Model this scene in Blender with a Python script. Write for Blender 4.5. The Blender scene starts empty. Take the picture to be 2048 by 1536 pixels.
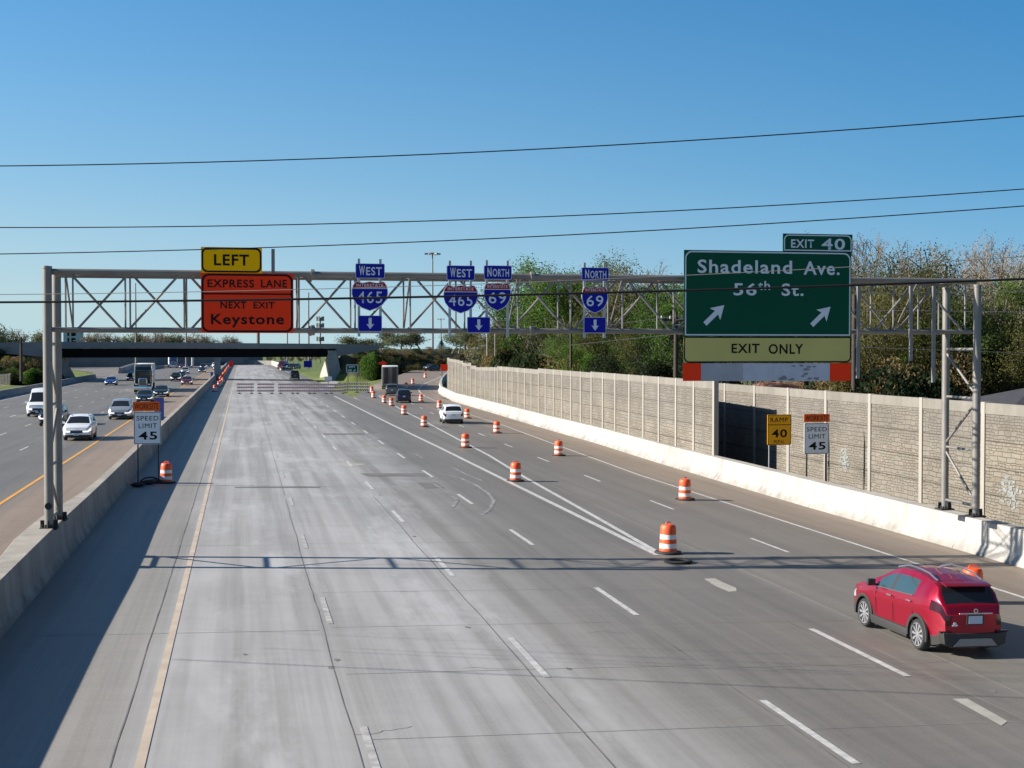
import bpy, bmesh, math, random
from mathutils import Vector, Matrix
R = math.radians
SC = bpy.context.scene
# ---------------------------------------------------------------- camera, sky, sun
F = 2742.0; YAW = R(11.12); PIT = R(1.483); HC = 6.32
cam_d = bpy.data.cameras.new('camera'); cam = bpy.data.objects.new('camera', cam_d)
SC.collection.objects.link(cam); SC.camera = cam
cam.location = (0, 0, HC); cam.rotation_euler = (R(90) - PIT, 0, -YAW)
cam_d.sensor_width = 36; cam_d.lens = 36 * F / 2048
cam_d.clip_start = 0.1; cam_d.clip_end = 20000
SC.render.resolution_x = 1024; SC.render.resolution_y = 768
SUN_EL = R(26.0); SH = Vector((1.0, -0.1, 0)).normalized()      # SH: direction shadows fall
to_sun = Vector((-SH.x * math.cos(SUN_EL), -SH.y * math.cos(SUN_EL), math.sin(SUN_EL)))
W = bpy.data.worlds.new('World'); SC.world = W; W.use_nodes = True
nt = W.node_tree; nt.nodes.clear()
sky = nt.nodes.new('ShaderNodeTexSky'); sky.sky_type = 'NISHITA'; sky.sun_disc = False
sky.sun_elevation = SUN_EL; sky.sun_rotation = math.atan2(to_sun.x, to_sun.y)
sky.altitude = 970; sky.air_density = 1.24; sky.dust_density = 0.05; sky.ozone_density = 1.76
bg = nt.nodes.new('ShaderNodeBackground'); bg.inputs[1].default_value = 0.066
wo = nt.nodes.new('ShaderNodeOutputWorld')
hs = nt.nodes.new('ShaderNodeHueSaturation'); hs.inputs['Saturation'].default_value = 1.85
tcw = nt.nodes.new('ShaderNodeTexCoord'); mpw = nt.nodes.new('ShaderNodeMapping'); mpw.inputs['Scale'].default_value = (1, 1, .75); mpw.inputs['Location'].default_value = (0, 0, .13)
nt.links.new(tcw.outputs['Generated'], mpw.inputs[0]); nt.links.new(mpw.outputs[0], sky.inputs[0]); nt.links.new(sky.outputs[0], hs.inputs['Color'])
def wn(op, x, y=None, z=None):
    n = nt.nodes.new('ShaderNodeMath'); n.operation = op
    for k, v in enumerate((x, y, z)):
        if v is None: continue
        if isinstance(v, (int, float)): n.inputs[k].default_value = v
        else: nt.links.new(v, n.inputs[k])
    return n.outputs[0]
sep = nt.nodes.new('ShaderNodeSeparateXYZ'); nt.links.new(tcw.outputs['Generated'], sep.inputs[0])
dn = nt.nodes.new('ShaderNodeVectorMath'); dn.operation = 'DOT_PRODUCT'; nt.links.new(tcw.outputs['Generated'], dn.inputs[0]); dn.inputs[1].default_value = (-SH.x, -SH.y, 0)
hi = wn('MINIMUM', wn('MAXIMUM', wn('MULTIPLY_ADD', sep.outputs[2], 3.3, -1.15), 0), 1)      # the deep blue eases off towards the zenith
mz = nt.nodes.new('ShaderNodeMix'); mz.data_type = 'RGBA'; nt.links.new(hi, mz.inputs[0]); nt.links.new(hs.outputs[0], mz.inputs[6]); hs2 = nt.nodes.new('ShaderNodeHueSaturation'); hs2.inputs['Saturation'].default_value = 1.0; hs2.inputs['Value'].default_value = .5; nt.links.new(sky.outputs[0], hs2.inputs['Color']); nt.links.new(hs2.outputs[0], mz.inputs[7])
vm = nt.nodes.new('ShaderNodeVectorMath'); vm.operation = 'MULTIPLY'; vm.inputs[1].default_value = (1.04, .98, 1.086); nt.links.new(mz.outputs[2], vm.inputs[0])
vs = nt.nodes.new('ShaderNodeVectorMath'); vs.operation = 'SCALE'; nt.links.new(vm.outputs[0], vs.inputs[0]); nt.links.new(wn('MULTIPLY_ADD', dn.outputs['Value'], .385, 1.0), vs.inputs['Scale'])
fz = wn('MULTIPLY', wn('POWER', 2.71828, wn('MULTIPLY', wn('MAXIMUM', sep.outputs[2], 0), -1 / .155)), .973)   # pale air near the horizon, stronger towards the sun
fz = wn('MINIMUM', wn('MAXIMUM', wn('MULTIPLY', fz, wn('ADD', dn.outputs['Value'], 1.0)), 0), 1)
mxw = nt.nodes.new('ShaderNodeMix'); mxw.data_type = 'RGBA'; nt.links.new(fz, mxw.inputs[0]); nt.links.new(vs.outputs[0], mxw.inputs[6]); mxw.inputs[7].default_value = (3.56, 4.89, 5.23, 1)
nt.links.new(mxw.outputs[2], bg.inputs[0]); nt.links.new(bg.outputs[0], wo.inputs[0])
sl = bpy.data.lights.new('sun', 'SUN'); sl.energy = 4.8; sl.angle = R(0.5); sl.color = (1.0, 0.93, 0.83)
so = bpy.data.objects.new('sun', sl); SC.collection.objects.link(so)
so.rotation_euler = to_sun.to_track_quat('Z', 'Y').to_euler(); so.location = (-40, 0, 60)
SC.view_settings.view_transform = 'Standard'; SC.view_settings.look = 'None'
SC.view_settings.exposure = 1.1; SC.view_settings.gamma = 1.0
RMAT = cam.rotation_euler.to_matrix()
# ---------------------------------------------------------------- measuring helpers (photograph pixel -> place in the world)
def ray(x, y): return RMAT @ Vector(((x - 1024) / F, (768 - y) / F, -1))
def gz(X): return 0.1 if X < -5.4 else (-0.02 * X if X < 26 else -0.52)
def er(Y): return 0.025 * max(0, Y - 207)                    # the ramp climbs from here on
def G(x, y, ramp=False, ex=0.0):
    d = ray(x, y); z = 0.0; X = Y = 0
    for i in range(80):
        t = (z - HC) / d.z; X, Y = d.x * t, d.y * t
        z = .6 * z + .4 * (gz(X) + ex + (er(Y) if ramp else 0))
    return Vector((X, Y, z))
def PY(x, y, Y):                                             # on the vertical plane Y = const
    d = ray(x, y); t = Y / d.y
    return Vector((d.x * t, Y, HC + d.z * t))
def DZ(x, y, dist):                                          # at a distance along the view
    d = ray(x, y); return Vector((d.x * dist, d.y * dist, HC + d.z * dist))
# ---------------------------------------------------------------- mesh builder
class MB:
    def __init__(s): s.v = []; s.f = []; s.m = []
    def add(s, vs, fs, mi=0):
        o = len(s.v); s.v += [tuple(p) for p in vs]
        s.f += [tuple(i + o for i in f) for f in fs]; s.m += [mi] * len(fs); return s
    def box(s, c, d, rot=0, mi=0, tilt=None):
        hx, hy, hz = d[0] / 2, d[1] / 2, d[2] / 2
        P = [Vector((x, y, z)) for x in (-hx, hx) for y in (-hy, hy) for z in (-hz, hz)]
        M = Matrix.Rotation(rot, 3, 'Z')
        if tilt: M = M @ Matrix.Rotation(tilt, 3, 'X')
        P = [M @ p + Vector(c) for p in P]
        return s.add(P, [(0, 1, 3, 2), (4, 6, 7, 5), (0, 4, 5, 1), (2, 3, 7, 6), (0, 2, 6, 4), (1, 5, 7, 3)], mi)
    def tube(s, a, b, r, n=8, r2=None, mi=0, cap=True):
        a = Vector(a); b = Vector(b); r2 = r if r2 is None else r2
        d = (b - a).normalized(); u = d.orthogonal().normalized(); w = d.cross(u)
        P = []
        for c, rr in ((a, r), (b, r2)):
            for i in range(n):
                t = 2 * math.pi * i / n; P.append(c + u * math.cos(t) * rr + w * math.sin(t) * rr)
        fs = [(i, (i + 1) % n, n + (i + 1) % n, n + i) for i in range(n)]
        if cap: fs += [tuple(range(n - 1, -1, -1)), tuple(range(n, 2 * n))]
        return s.add(P, fs, mi)
    def path(s, pts, r, n=6, mi=0):
        for a, b in zip(pts[:-1], pts[1:]): s.tube(a, b, r, n, mi=mi)
        return s
    def lathe(s, c, prof, n=20, mi=0, axis='Z', mats=None):
        c = Vector(c); P = []
        for (r, h) in prof:
            for i in range(n):
                t = 2 * math.pi * i / n
                p = Vector((r * math.cos(t), r * math.sin(t), h))
                if axis == 'X': p = Vector((p.z, p.x, p.y))
                if axis == 'Y': p = Vector((p.x, p.z, p.y))
                P.append(c + p)
        o = len(s.v); s.v += [tuple(p) for p in P]
        for j in range(len(prof) - 1):
            for i in range(n):
                s.f.append((o + j * n + i, o + j * n + (i + 1) % n, o + (j + 1) * n + (i + 1) % n, o + (j + 1) * n + i))
                s.m.append(mats[j] if mats else mi)
        return s
    def prism(s, poly, y0, y1, mi=0):                        # poly in (x, z)
        n = len(poly)
        P = [(x, y0, z) for x, z in poly] + [(x, y1, z) for x, z in poly]
        return s.add(P, [tuple(range(n)), tuple(range(2 * n - 1, n - 1, -1))] + [(i, n + i, n + (i + 1) % n, (i + 1) % n) for i in range(n)], mi)
    def grid(s, rows, mi=0, closed=False):
        n = len(rows[0]); o = len(s.v)
        for r_ in rows: s.v += [tuple(p) for p in r_]
        for j in range(len(rows) - 1):
            for i in range(n if closed else n - 1):
                s.f.append((o + j * n + i, o + j * n + (i + 1) % n, o + (j + 1) * n + (i + 1) % n, o + (j + 1) * n + i)); s.m.append(mi)
        return s
    def build(s, name, mats, parent=None, smooth=False, angle=40, bevel=0, fix=True):
        me = bpy.data.meshes.new(name); me.from_pydata(s.v, [], s.f)
        if not isinstance(mats, (list, tuple)): mats = [mats]
        for m in mats: me.materials.append(m)
        me.polygons.foreach_set('material_index', s.m)
        if fix or bevel:
            bm = bmesh.new(); bm.from_mesh(me)
            if bevel: bmesh.ops.bevel(bm, geom=[e for e in bm.edges if len(e.link_faces) == 2 and e.calc_face_angle(0) > .6], offset=bevel, segments=2, profile=.6, affect='EDGES')
            bmesh.ops.recalc_face_normals(bm, faces=bm.faces); bm.to_mesh(me); bm.free()
        if smooth:
            me.polygons.foreach_set('use_smooth', [True] * len(me.polygons))
            try: me.set_sharp_from_angle(angle=R(angle))
            except Exception: pass
        me.update()
        o = bpy.data.objects.new(name, me); SC.collection.objects.link(o)
        if parent: o.parent = parent
        return o
def tag(o, label=None, cat=None, group=None, kind=None):
    if label: o['label'] = label
    if cat: o['category'] = cat
    if group: o['group'] = group
    if kind: o['kind'] = kind
    return o
def empty(name, loc=(0, 0, 0), rz=0, label=None, cat=None, group=None):
    o = bpy.data.objects.new(name, None); SC.collection.objects.link(o)
    o.location = loc; o.rotation_euler = (0, 0, rz); o.empty_display_size = .3
    return tag(o, label, cat, group)
def copy_tree(o, parent=None):
    kids = [c for c in SC.collection.objects if c.parent == o]
    c = o.copy(); SC.collection.objects.link(c); c.parent = parent
    for k in kids: copy_tree(k, c)
    return c
# ---------------------------------------------------------------- materials
def mat(name, col, rough=.7, metal=0, noise=0, nscale=3, coat=0, bump=0, bscale=30, spec=.5, emit=None):
    m = bpy.data.materials.new(name); m.use_nodes = True; t = m.node_tree; b = t.nodes['Principled BSDF']
    b.inputs['Base Color'].default_value = (*col, 1); b.inputs['Roughness'].default_value = rough
    b.inputs['Metallic'].default_value = metal; b.inputs['Coat Weight'].default_value = coat
    b.inputs['Specular IOR Level'].default_value = spec
    if noise or bump:
        tc = t.nodes.new('ShaderNodeTexCoord')
    if noise:
        n = t.nodes.new('ShaderNodeTexNoise'); n.inputs['Scale'].default_value = nscale; n.inputs['Detail'].default_value = 6
        t.links.new(tc.outputs['Object'], n.inputs['Vector'])
        mr = t.nodes.new('ShaderNodeMapRange'); mr.inputs[3].default_value = 1 - noise; mr.inputs[4].default_value = 1 + noise
        mr.inputs[1].default_value = .3; mr.inputs[2].default_value = .7
        mx = t.nodes.new('ShaderNodeVectorMath'); mx.operation = 'SCALE'; mx.inputs[0].default_value = col
        t.links.new(n.outputs[0], mr.inputs[0]); t.links.new(mr.outputs[0], mx.inputs['Scale']); t.links.new(mx.outputs[0], b.inputs['Base Color'])
    if bump:
        n2 = t.nodes.new('ShaderNodeTexNoise'); n2.inputs['Scale'].default_value = bscale; n2.inputs['Detail'].default_value = 5
        t.links.new(tc.outputs['Object'], n2.inputs['Vector'])
        bp = t.nodes.new('ShaderNodeBump'); bp.inputs['Strength'].default_value = bump; bp.inputs['Distance'].default_value = .02
        t.links.new(n2.outputs[0], bp.inputs['Height']); t.links.new(bp.outputs[0], b.inputs['Normal'])
    if emit:
        b.inputs['Emission Color'].default_value = (*emit[0], 1); b.inputs['Emission Strength'].default_value = emit[1]
    return m
def nd(t, typ, **kw):
    n = t.nodes.new(typ)
    for k, v in kw.items(): setattr(n, k, v)
    return n
def stretched(t, tc, sx, sy, sz=1, scale=1, detail=4, rough=.55):
    mp = nd(t, 'ShaderNodeMapping'); mp.inputs['Scale'].default_value = (sx, sy, sz)
    t.links.new(tc, mp.inputs['Vector'])
    n = nd(t, 'ShaderNodeTexNoise'); n.inputs['Scale'].default_value = scale; n.inputs['Detail'].default_value = detail; n.inputs['Roughness'].default_value = rough
    t.links.new(mp.outputs[0], n.inputs['Vector']); return n.outputs[0]
def math_(t, op, a, b=None, c=None):
    n = nd(t, 'ShaderNodeMath', operation=op)
    for i, v in enumerate((a, b, c)):
        if v is None: continue
        if isinstance(v, (int, float)): n.inputs[i].default_value = v
        else: t.links.new(v, n.inputs[i])
    return n.outputs[0]
def maprange(t, v, a, b, c, d, smooth=False):
    n = nd(t, 'ShaderNodeMapRange')
    if smooth: n.interpolation_type = 'SMOOTHSTEP'
    t.links.new(v, n.inputs[0])
    for i, k in enumerate((a, b, c, d)): n.inputs[i + 1].default_value = k
    return n.outputs[0]
def mixc(t, f, a, b, typ='MIX'):
    n = nd(t, 'ShaderNodeMix', data_type='RGBA', blend_type=typ)
    if isinstance(f, (int, float)): n.inputs[0].default_value = f
    else: t.links.new(f, n.inputs[0])
    for i, v in ((6, a), (7, b)):
        if isinstance(v, tuple): n.inputs[i].default_value = (*v[:3], 1)
        else: t.links.new(v, n.inputs[i])
    return n.outputs[2]
def pavement(name, stops, streak, dust=None, rough=.62):
    """stops: (X, colour); dust: (X0, X1) band where pale concrete dust lies in long streaks"""
    m = bpy.data.materials.new(name); m.use_nodes = True; t = m.node_tree; b = t.nodes['Principled BSDF']
    tc = nd(t, 'ShaderNodeTexCoord').outputs['Object']
    sp = nd(t, 'ShaderNodeSeparateXYZ'); t.links.new(tc, sp.inputs[0])
    wob = stretched(t, tc, .2, .05, 1, 1, 2)
    X = math_(t, 'ADD', sp.outputs[0], maprange(t, wob, .3, .7, -.25, .25))
    x0, x1 = stops[0][0], stops[-1][0]
    fr = maprange(t, X, x0, x1, 0, 1)
    cr = nd(t, 'ShaderNodeValToRGB'); t.links.new(fr, cr.inputs[0]); el = cr.color_ramp.elements
    while len(el) < len(stops): el.new(.5)
    for e, (xx, c) in zip(el, stops): e.position = (xx - x0) / (x1 - x0); e.color = (*c, 1)
    s1 = stretched(t, tc, 2.2, .018, 1, 1, 5); s2 = stretched(t, tc, .55, .03, 1, 1, 3); s3 = stretched(t, tc, .22, .12, 1, 1, 6, .65)
    s4 = stretched(t, tc, 7, .25, 1, 1, 4); fine = stretched(t, tc, 1, 1, 1, 28, 3, .7); tr = stretched(t, tc, .3, 3.5, 1, 1, 4)
    tot = math_(t, 'ADD', maprange(t, s1, .3, .7, -streak, streak), maprange(t, s2, .3, .7, -streak, streak))
    tot = math_(t, 'ADD', tot, maprange(t, s3, .25, .75, -streak * .8, streak * .8))
    tot = math_(t, 'ADD', tot, maprange(t, s4, .3, .7, -streak * .3, streak * .3))
    tot = math_(t, 'ADD', tot, math_(t, 'ADD', maprange(t, fine, .3, .7, -.11, .11), maprange(t, stretched(t, tc, 16, .12, 1, 1, 3), .35, .65, -.05, .05)))
    tot = math_(t, 'ADD', tot, maprange(t, tr, .3, .7, -.04, .04))
    col = nd(t, 'ShaderNodeVectorMath', operation='SCALE'); t.links.new(cr.outputs[0], col.inputs[0]); t.links.new(math_(t, 'ADD', tot, 1.0), col.inputs['Scale'])
    out = col.outputs[0]
    if dust:
        d1 = maprange(t, stretched(t, tc, 1.1, .02, 1, 1, 5, .6), .36, .62, 0, 1, True)
        edge = maprange(t, math_(t, 'SUBTRACT', X, math_(t, 'MULTIPLY', maprange(t, sp.outputs[1], 25, 110, 0, 1), 3.2)), dust[0], dust[1], 1, 0, True)
        left = maprange(t, X, -2.4, -1.2, 0, 1, True)
        patch = maprange(t, s3, .3, .6, .35, 1)
        f = math_(t, 'MULTIPLY', math_(t, 'MULTIPLY', d1, edge), math_(t, 'MULTIPLY', patch, left))
        out = mixc(t, math_(t, 'MULTIPLY', f, .68), out, (.43, .422, .42))
        ch = math_(t, 'MULTIPLY', maprange(t, stretched(t, tc, .28, .07, 1, 1, 6, .7), .5, .64, 0, .4, True), math_(t, 'MULTIPLY', edge, left))     # chalky patches
        out = mixc(t, ch, out, (.5, .5, .5))
    # dark rubber/oil strip in the middle of the lanes, stains
    st = maprange(t, stretched(t, tc, .9, .5, 1, 1, 5, .7), .66, .78, 0, .35, True)
    out = mixc(t, st, out, (.09, .085, .08))
    t.links.new(out, b.inputs['Base Color']); b.inputs['Roughness'].default_value = rough
    bp = nd(t, 'ShaderNodeBump'); bp.inputs['Strength'].default_value = .25; bp.inputs['Distance'].default_value = .01
    t.links.new(stretched(t, tc, 6, 40, 1, 1, 4), bp.inputs['Height']); t.links.new(bp.outputs[0], b.inputs['Normal'])
    return m
def concrete(name, col, dirt=.25, drip=True, sect=0):
    m = bpy.data.materials.new(name); m.use_nodes = True; t = m.node_tree; b = t.nodes['Principled BSDF']
    tc = nd(t, 'ShaderNodeTexCoord').outputs['Object']
    a = stretched(t, tc, .5, .5, .5, 1, 6, .65); c = stretched(t, tc, 1.6, 1.6, .12, 1, 6, .6); f = stretched(t, tc, 1, 1, 1, 14, 4)
    tot = math_(t, 'ADD', maprange(t, a, .3, .7, -dirt, dirt), maprange(t, c, .35, .7, dirt * .7, -dirt) if drip else 0)
    tot = math_(t, 'ADD', tot, maprange(t, f, .3, .7, -.06, .06))
    if sect:
        sp = nd(t, 'ShaderNodeSeparateXYZ'); t.links.new(tc, sp.inputs[0])
        fr = math_(t, 'FRACT', math_(t, 'DIVIDE', sp.outputs[1], sect)); tot = math_(t, 'SUBTRACT', tot, maprange(t, fr, 0, .007, .6, 0))
        cell = nd(t, 'ShaderNodeTexWhiteNoise', noise_dimensions='1D'); t.links.new(math_(t, 'FLOOR', math_(t, 'DIVIDE', sp.outputs[1], sect)), cell.inputs['W']); tot = math_(t, 'ADD', tot, maprange(t, cell.outputs[0], 0, 1, -.07, .07))
        foot = math_(t, 'ADD', sp.outputs[2], maprange(t, stretched(t, tc, 1, 1.2, 1, 1, 5, .7), .3, .7, -.25, .25)); tot = math_(t, 'SUBTRACT', tot, maprange(t, foot, -.45 if 'white' in name else .1, -.1 if 'white' in name else .35, .3, 0, True))
        scf = maprange(t, stretched(t, tc, 1, .8, 3.5, 1, 6, .7), .62, .74, 0, .12, True); tot = math_(t, 'SUBTRACT', tot, scf)
    v = nd(t, 'ShaderNodeVectorMath', operation='SCALE'); v.inputs[0].default_value = col; t.links.new(math_(t, 'ADD', tot, 1), v.inputs['Scale'])
    t.links.new(v.outputs[0], b.inputs['Base Color']); b.inputs['Roughness'].default_value = .85
    bp = nd(t, 'ShaderNodeBump'); bp.inputs['Strength'].default_value = .3; bp.inputs['Distance'].default_value = .02
    t.links.new(f, bp.inputs['Height']); t.links.new(bp.outputs[0], b.inputs['Normal'])
    return m
def stonewall(name):
    """cast-concrete panels with an ashlar stone relief; object X runs along the wall"""
    m = bpy.data.materials.new(name); m.use_nodes = True; t = m.node_tree; b = t.nodes['Principled BSDF']
    tc = nd(t, 'ShaderNodeTexCoord').outputs['Object']
    sp = nd(t, 'ShaderNodeSeparateXYZ'); t.links.new(tc, sp.inputs[0])
    cb = nd(t, 'ShaderNodeCombineXYZ'); t.links.new(sp.outputs[1], cb.inputs[0]); t.links.new(sp.outputs[2], cb.inputs[1])
    cd = nd(t, 'ShaderNodeVectorMath', operation='ADD'); t.links.new(cb.outputs[0], cd.inputs[0])
    nz = nd(t, 'ShaderNodeTexNoise'); nz.inputs['Scale'].default_value = 1.3; t.links.new(tc, nz.inputs['Vector'])
    sc = nd(t, 'ShaderNodeVectorMath', operation='SCALE'); t.links.new(nz.outputs['Color'], sc.inputs[0]); sc.inputs['Scale'].default_value = .12; t.links.new(sc.outputs[0], cd.inputs[1])
    hs = []; cs = []
    for (w, h, off) in ((.62, .2, .5), (.34, .115, .37)):
        br = nd(t, 'ShaderNodeTexBrick'); t.links.new(cd.outputs[0], br.inputs['Vector'])
        br.inputs['Scale'].default_value = 1; br.inputs['Brick Width'].default_value = w; br.inputs['Row Height'].default_value = h
        br.inputs['Mortar Size'].default_value = .018; br.inputs['Mortar Smooth'].default_value = .6; br.offset = off; br.squash = .7; br.squash_frequency = 3
        br.inputs['Color1'].default_value = (.3, .3, .3, 1); br.inputs['Color2'].default_value = (1, 1, 1, 1); br.inputs['Mortar'].default_value = (0, 0, 0, 1)
        hs.append(br.outputs['Fac']); cs.append(br.outputs['Color'])
    sel = maprange(t, stretched(t, tc, 1, .9, 1.6, 1, 1), .48, .52, 0, 1)
    bw = mixc(t, sel, cs[0], cs[1]); rb = nd(t, 'ShaderNodeRGBToBW'); t.links.new(bw, rb.inputs[0])
    cr = nd(t, 'ShaderNodeValToRGB'); t.links.new(rb.outputs[0], cr.inputs[0])
    el = cr.color_ramp.elements; el[0].position = 0; el[0].color = (.1, .083, .062, 1); el[1].position = 1; el[1].color = (.205, .178, .138, 1)
    e = el.new(.3); e.color = (.165, .138, .1, 1); e = el.new(.65); e.color = (.19, .17, .137, 1)
    top = maprange(t, math_(t, 'ADD', sp.outputs[2], maprange(t, stretched(t, tc, 1, .12, .1, 1, 2), .35, .65, -.7, .7)), 2.4, 3.4, 0, .45, True)
    c2 = mixc(t, top, cr.outputs[0], (.115, .105, .094))
    big = maprange(t, stretched(t, tc, 1, .35, .5, 1, 5, .6), .3, .7, .82, 1.16)
    cell = nd(t, 'ShaderNodeTexWhiteNoise', noise_dimensions='1D'); t.links.new(math_(t, 'ADD', math_(t, 'FLOOR', math_(t, 'DIVIDE', sp.outputs[1], 4.2)), math_(t, 'MULTIPLY', math_(t, 'FLOOR', math_(t, 'DIVIDE', sp.outputs[2], 1.02)), 37)), cell.inputs['W'])
    c2 = mixc(t, maprange(t, cell.outputs[0], 0, 1, 0, .3), c2, (.15, .145, .135))
    v = nd(t, 'ShaderNodeVectorMath', operation='SCALE'); t.links.new(c2, v.inputs[0]); t.links.new(big, v.inputs['Scale'])
    t.links.new(v.outputs[0], b.inputs['Base Color']); b.inputs['Roughness'].default_value = .9
    hh = math_(t, 'ADD', rb.outputs[0], math_(t, 'MULTIPLY', stretched(t, tc, 1, 9, 9, 1, 4), .6))
    bp = nd(t, 'ShaderNodeBump'); bp.inputs['Strength'].default_value = .9; bp.inputs['Distance'].default_value = .05
    t.links.new(hh, bp.inputs['Height']); t.links.new(bp.outputs[0], b.inputs['Normal'])
    return m
def foliage(name, cols, rough=.6, trans=.5, scale=.5):
    m = bpy.data.materials.new(name); m.use_nodes = True; t = m.node_tree; b = t.nodes['Principled BSDF']
    g = nd(t, 'ShaderNodeNewGeometry'); oi = nd(t, 'ShaderNodeObjectInfo')
    n = nd(t, 'ShaderNodeTexNoise'); n.inputs['Scale'].default_value = scale; n.inputs['Detail'].default_value = 5; n.inputs['Roughness'].default_value = .7
    t.links.new(g.outputs['Position'], n.inputs['Vector'])
    a = math_(t, 'ADD', maprange(t, n.outputs[0], .3, .7, 0, .65), math_(t, 'MULTIPLY', oi.outputs['Random'], .4))
    a = math_(t, 'ADD', a, maprange(t, g.outputs['Random Per Island'], 0, 1, -.1, .1))
    cr = nd(t, 'ShaderNodeValToRGB'); t.links.new(a, cr.inputs[0]); el = cr.color_ramp.elements
    while len(el) < len(cols): el.new(.5)
    for i, (e, c) in enumerate(zip(el, cols)): e.position = i / (len(cols) - 1); e.color = (*c, 1)
    t.links.new(cr.outputs[0], b.inputs['Base Color']); b.inputs['Roughness'].default_value = rough; b.inputs['Specular IOR Level'].default_value = .25
    if trans:
        tr = nd(t, 'ShaderNodeBsdfTranslucent'); t.links.new(cr.outputs[0], tr.inputs[0])
        mx = nd(t, 'ShaderNodeMixShader'); mx.inputs[0].default_value = trans
        t.links.new(b.outputs[0], mx.inputs[1]); t.links.new(tr.outputs[0], mx.inputs[2]); t.links.new(mx.outputs[0], t.nodes['Material Output'].inputs[0])
    return m
M = {}
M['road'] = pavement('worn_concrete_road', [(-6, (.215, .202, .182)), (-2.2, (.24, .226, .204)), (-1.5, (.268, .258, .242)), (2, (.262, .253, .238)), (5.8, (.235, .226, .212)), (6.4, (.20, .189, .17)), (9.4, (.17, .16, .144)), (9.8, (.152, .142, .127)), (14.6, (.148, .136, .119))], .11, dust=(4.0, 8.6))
M['ramp'] = pavement('ramp_concrete', [(12, (.15, .138, .12)), (17.2, (.152, .139, .119)), (17.6, (.155, .138, .117)), (20.5, (.16, .14, .116)), (21.1, (.2, .16, .122)), (27, (.2, .158, .12)), (60, (.18, .15, .12))], .1)
M['oppo'] = pavement('opposing_concrete', [(-62, (.18, .155, .13)), (-29, (.18, .155, .13)), (-28.2, (.14, .13, .115)), (-10.4, (.133, .123, .109)), (-9.5, (.155, .134, .11)), (-8.8, (.22, .168, .122)), (-5, (.225, .173, .128))], .1)
M['mark'] = mat('white_road_paint', (.46, .455, .44), .6, noise=.25, nscale=5)
M['mark_worn'] = mat('worn_white_paint', (.37, .36, .345), .7, noise=.35, nscale=3)
M['yellow'] = mat('yellow_road_paint', (.62, .3, .045), .6, noise=.12, nscale=2)
M['peach'] = mat('faded_yellow_paint', (.46, .38, .30), .7, noise=.15, nscale=1.5)
M['joint'] = mat('joint_seal', (.15, .143, .135), .8, noise=.5, nscale=.7)
M['joint_l'] = mat('joint_faint', (.22, .21, .195), .8, noise=.25, nscale=.4)
M['patch'] = mat('patch_pale', (.33, .315, .28), .8, noise=.12, nscale=3)
M['patchd_shade'] = mat('patch_dark_and_shadow', (.13, .125, .12), .8, noise=.2, nscale=1)
M['dustarc'] = mat('tyre_arc', (.2, .2, .197), .8, noise=.3, nscale=1.5)
M['barrier'] = concrete('barrier_concrete', (.29, .265, .228), .2, sect=6.1)
M['barrier_w'] = concrete('whitewashed_concrete', (.36, .338, .305), .14, sect=6.1)
M['conc'] = concrete('grey_concrete', (.28, .275, .27), .18)
M['concw'] = concrete('pale_concrete', (.5, .48, .44), .12)
M['girder'] = mat('dark_girder', (.007, .007, .007), .9, spec=.1)
M['parapet'] = concrete('bridge_parapet_concrete', (.2, .205, .21), .1, False)
M['wall'] = stonewall('stone_relief_panel'); M['wallpost'] = concrete('wall_post_concrete', (.29, .268, .232), .06, False); M['wallcap'] = concrete('wall_cap_concrete', (.19, .175, .15), .12)
M['galv'] = mat('galvanised_steel', (.21, .198, .182), .5, .35, noise=.12, nscale=2)
M['galv_d'] = mat('dull_galvanised_steel', (.22, .21, .2), .55, .4, noise=.12, nscale=2)
M['alu'] = mat('aluminium_post', (.42, .43, .44), .45, .4)
M['black'] = mat('black_rubber', (.02, .02, .021), .75, noise=.2, nscale=8)
M['blackp'] = mat('black_plastic', (.03, .03, .032), .5)
M['orange'] = mat('orange_plastic', (.72, .09, .018), .5, noise=.16, nscale=7)
M['osheet'] = mat('orange_sign_sheet', (.95, .045, .008), .6, spec=.15)
M['osheet2'] = mat('dull_orange_sheet', (.8, .13, .02), .6, spec=.15)
M['yellows'] = mat('yellow_sign_sheet', (1.0, .5, .0), .6, spec=.1)
M['amber'] = mat('amber_sign_sheet', (.85, .38, .01), .6, spec=.15)
M['olive'] = mat('aged_yellow_sheet', (.52, .45, .13), .55, noise=.05, nscale=1)
M['green'] = mat('green_sign_sheet', (.002, .07, .038), .6, spec=.12, noise=.06, nscale=.7)
M['blue'] = mat('blue_sign_sheet', (.01, .014, .3), .6, spec=.12)
M['redb'] = mat('red_sign_sheet', (.36, .008, .015), .6, spec=.12)
M['white'] = mat('white_sign_sheet', (.72, .74, .76), .5)
M['legend'] = mat('white_legend', (.62, .66, .72), .5)
M['ink'] = mat('black_legend', (.008, .008, .008), .7, spec=.15)
M['sheet'] = mat('bare_aluminium_sheet', (.34, .35, .39), .5, .2, noise=.1, nscale=1.5)
M['sheet2'] = mat('brushed_aluminium_sheet', (.45, .47, .54), .5, .2, noise=.08, nscale=3)
M['sheetd'] = mat('stained_aluminium', (.2, .2, .24), .6, .2)
M['refl'] = mat('reflective_white', (.74, .73, .7), .5, noise=.12, nscale=9)
M['wire'] = mat('weathered_cable', (.012, .012, .014), .8, spec=.1); M['groove_shade'] = mat('panel_groove_shade', (.07, .06, .05), .9); M['wirel'] = mat('bare_cable', (.33, .32, .3), .5, .3)
M['wood'] = mat('creosoted_pole', (.045, .033, .026), .85, noise=.3, nscale=5)
M['bark'] = mat('bark', (.085, .07, .055), .9, noise=.3, nscale=3); M['barkl'] = mat('pale_bark', (.17, .15, .125), .9, noise=.3, nscale=3)
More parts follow.
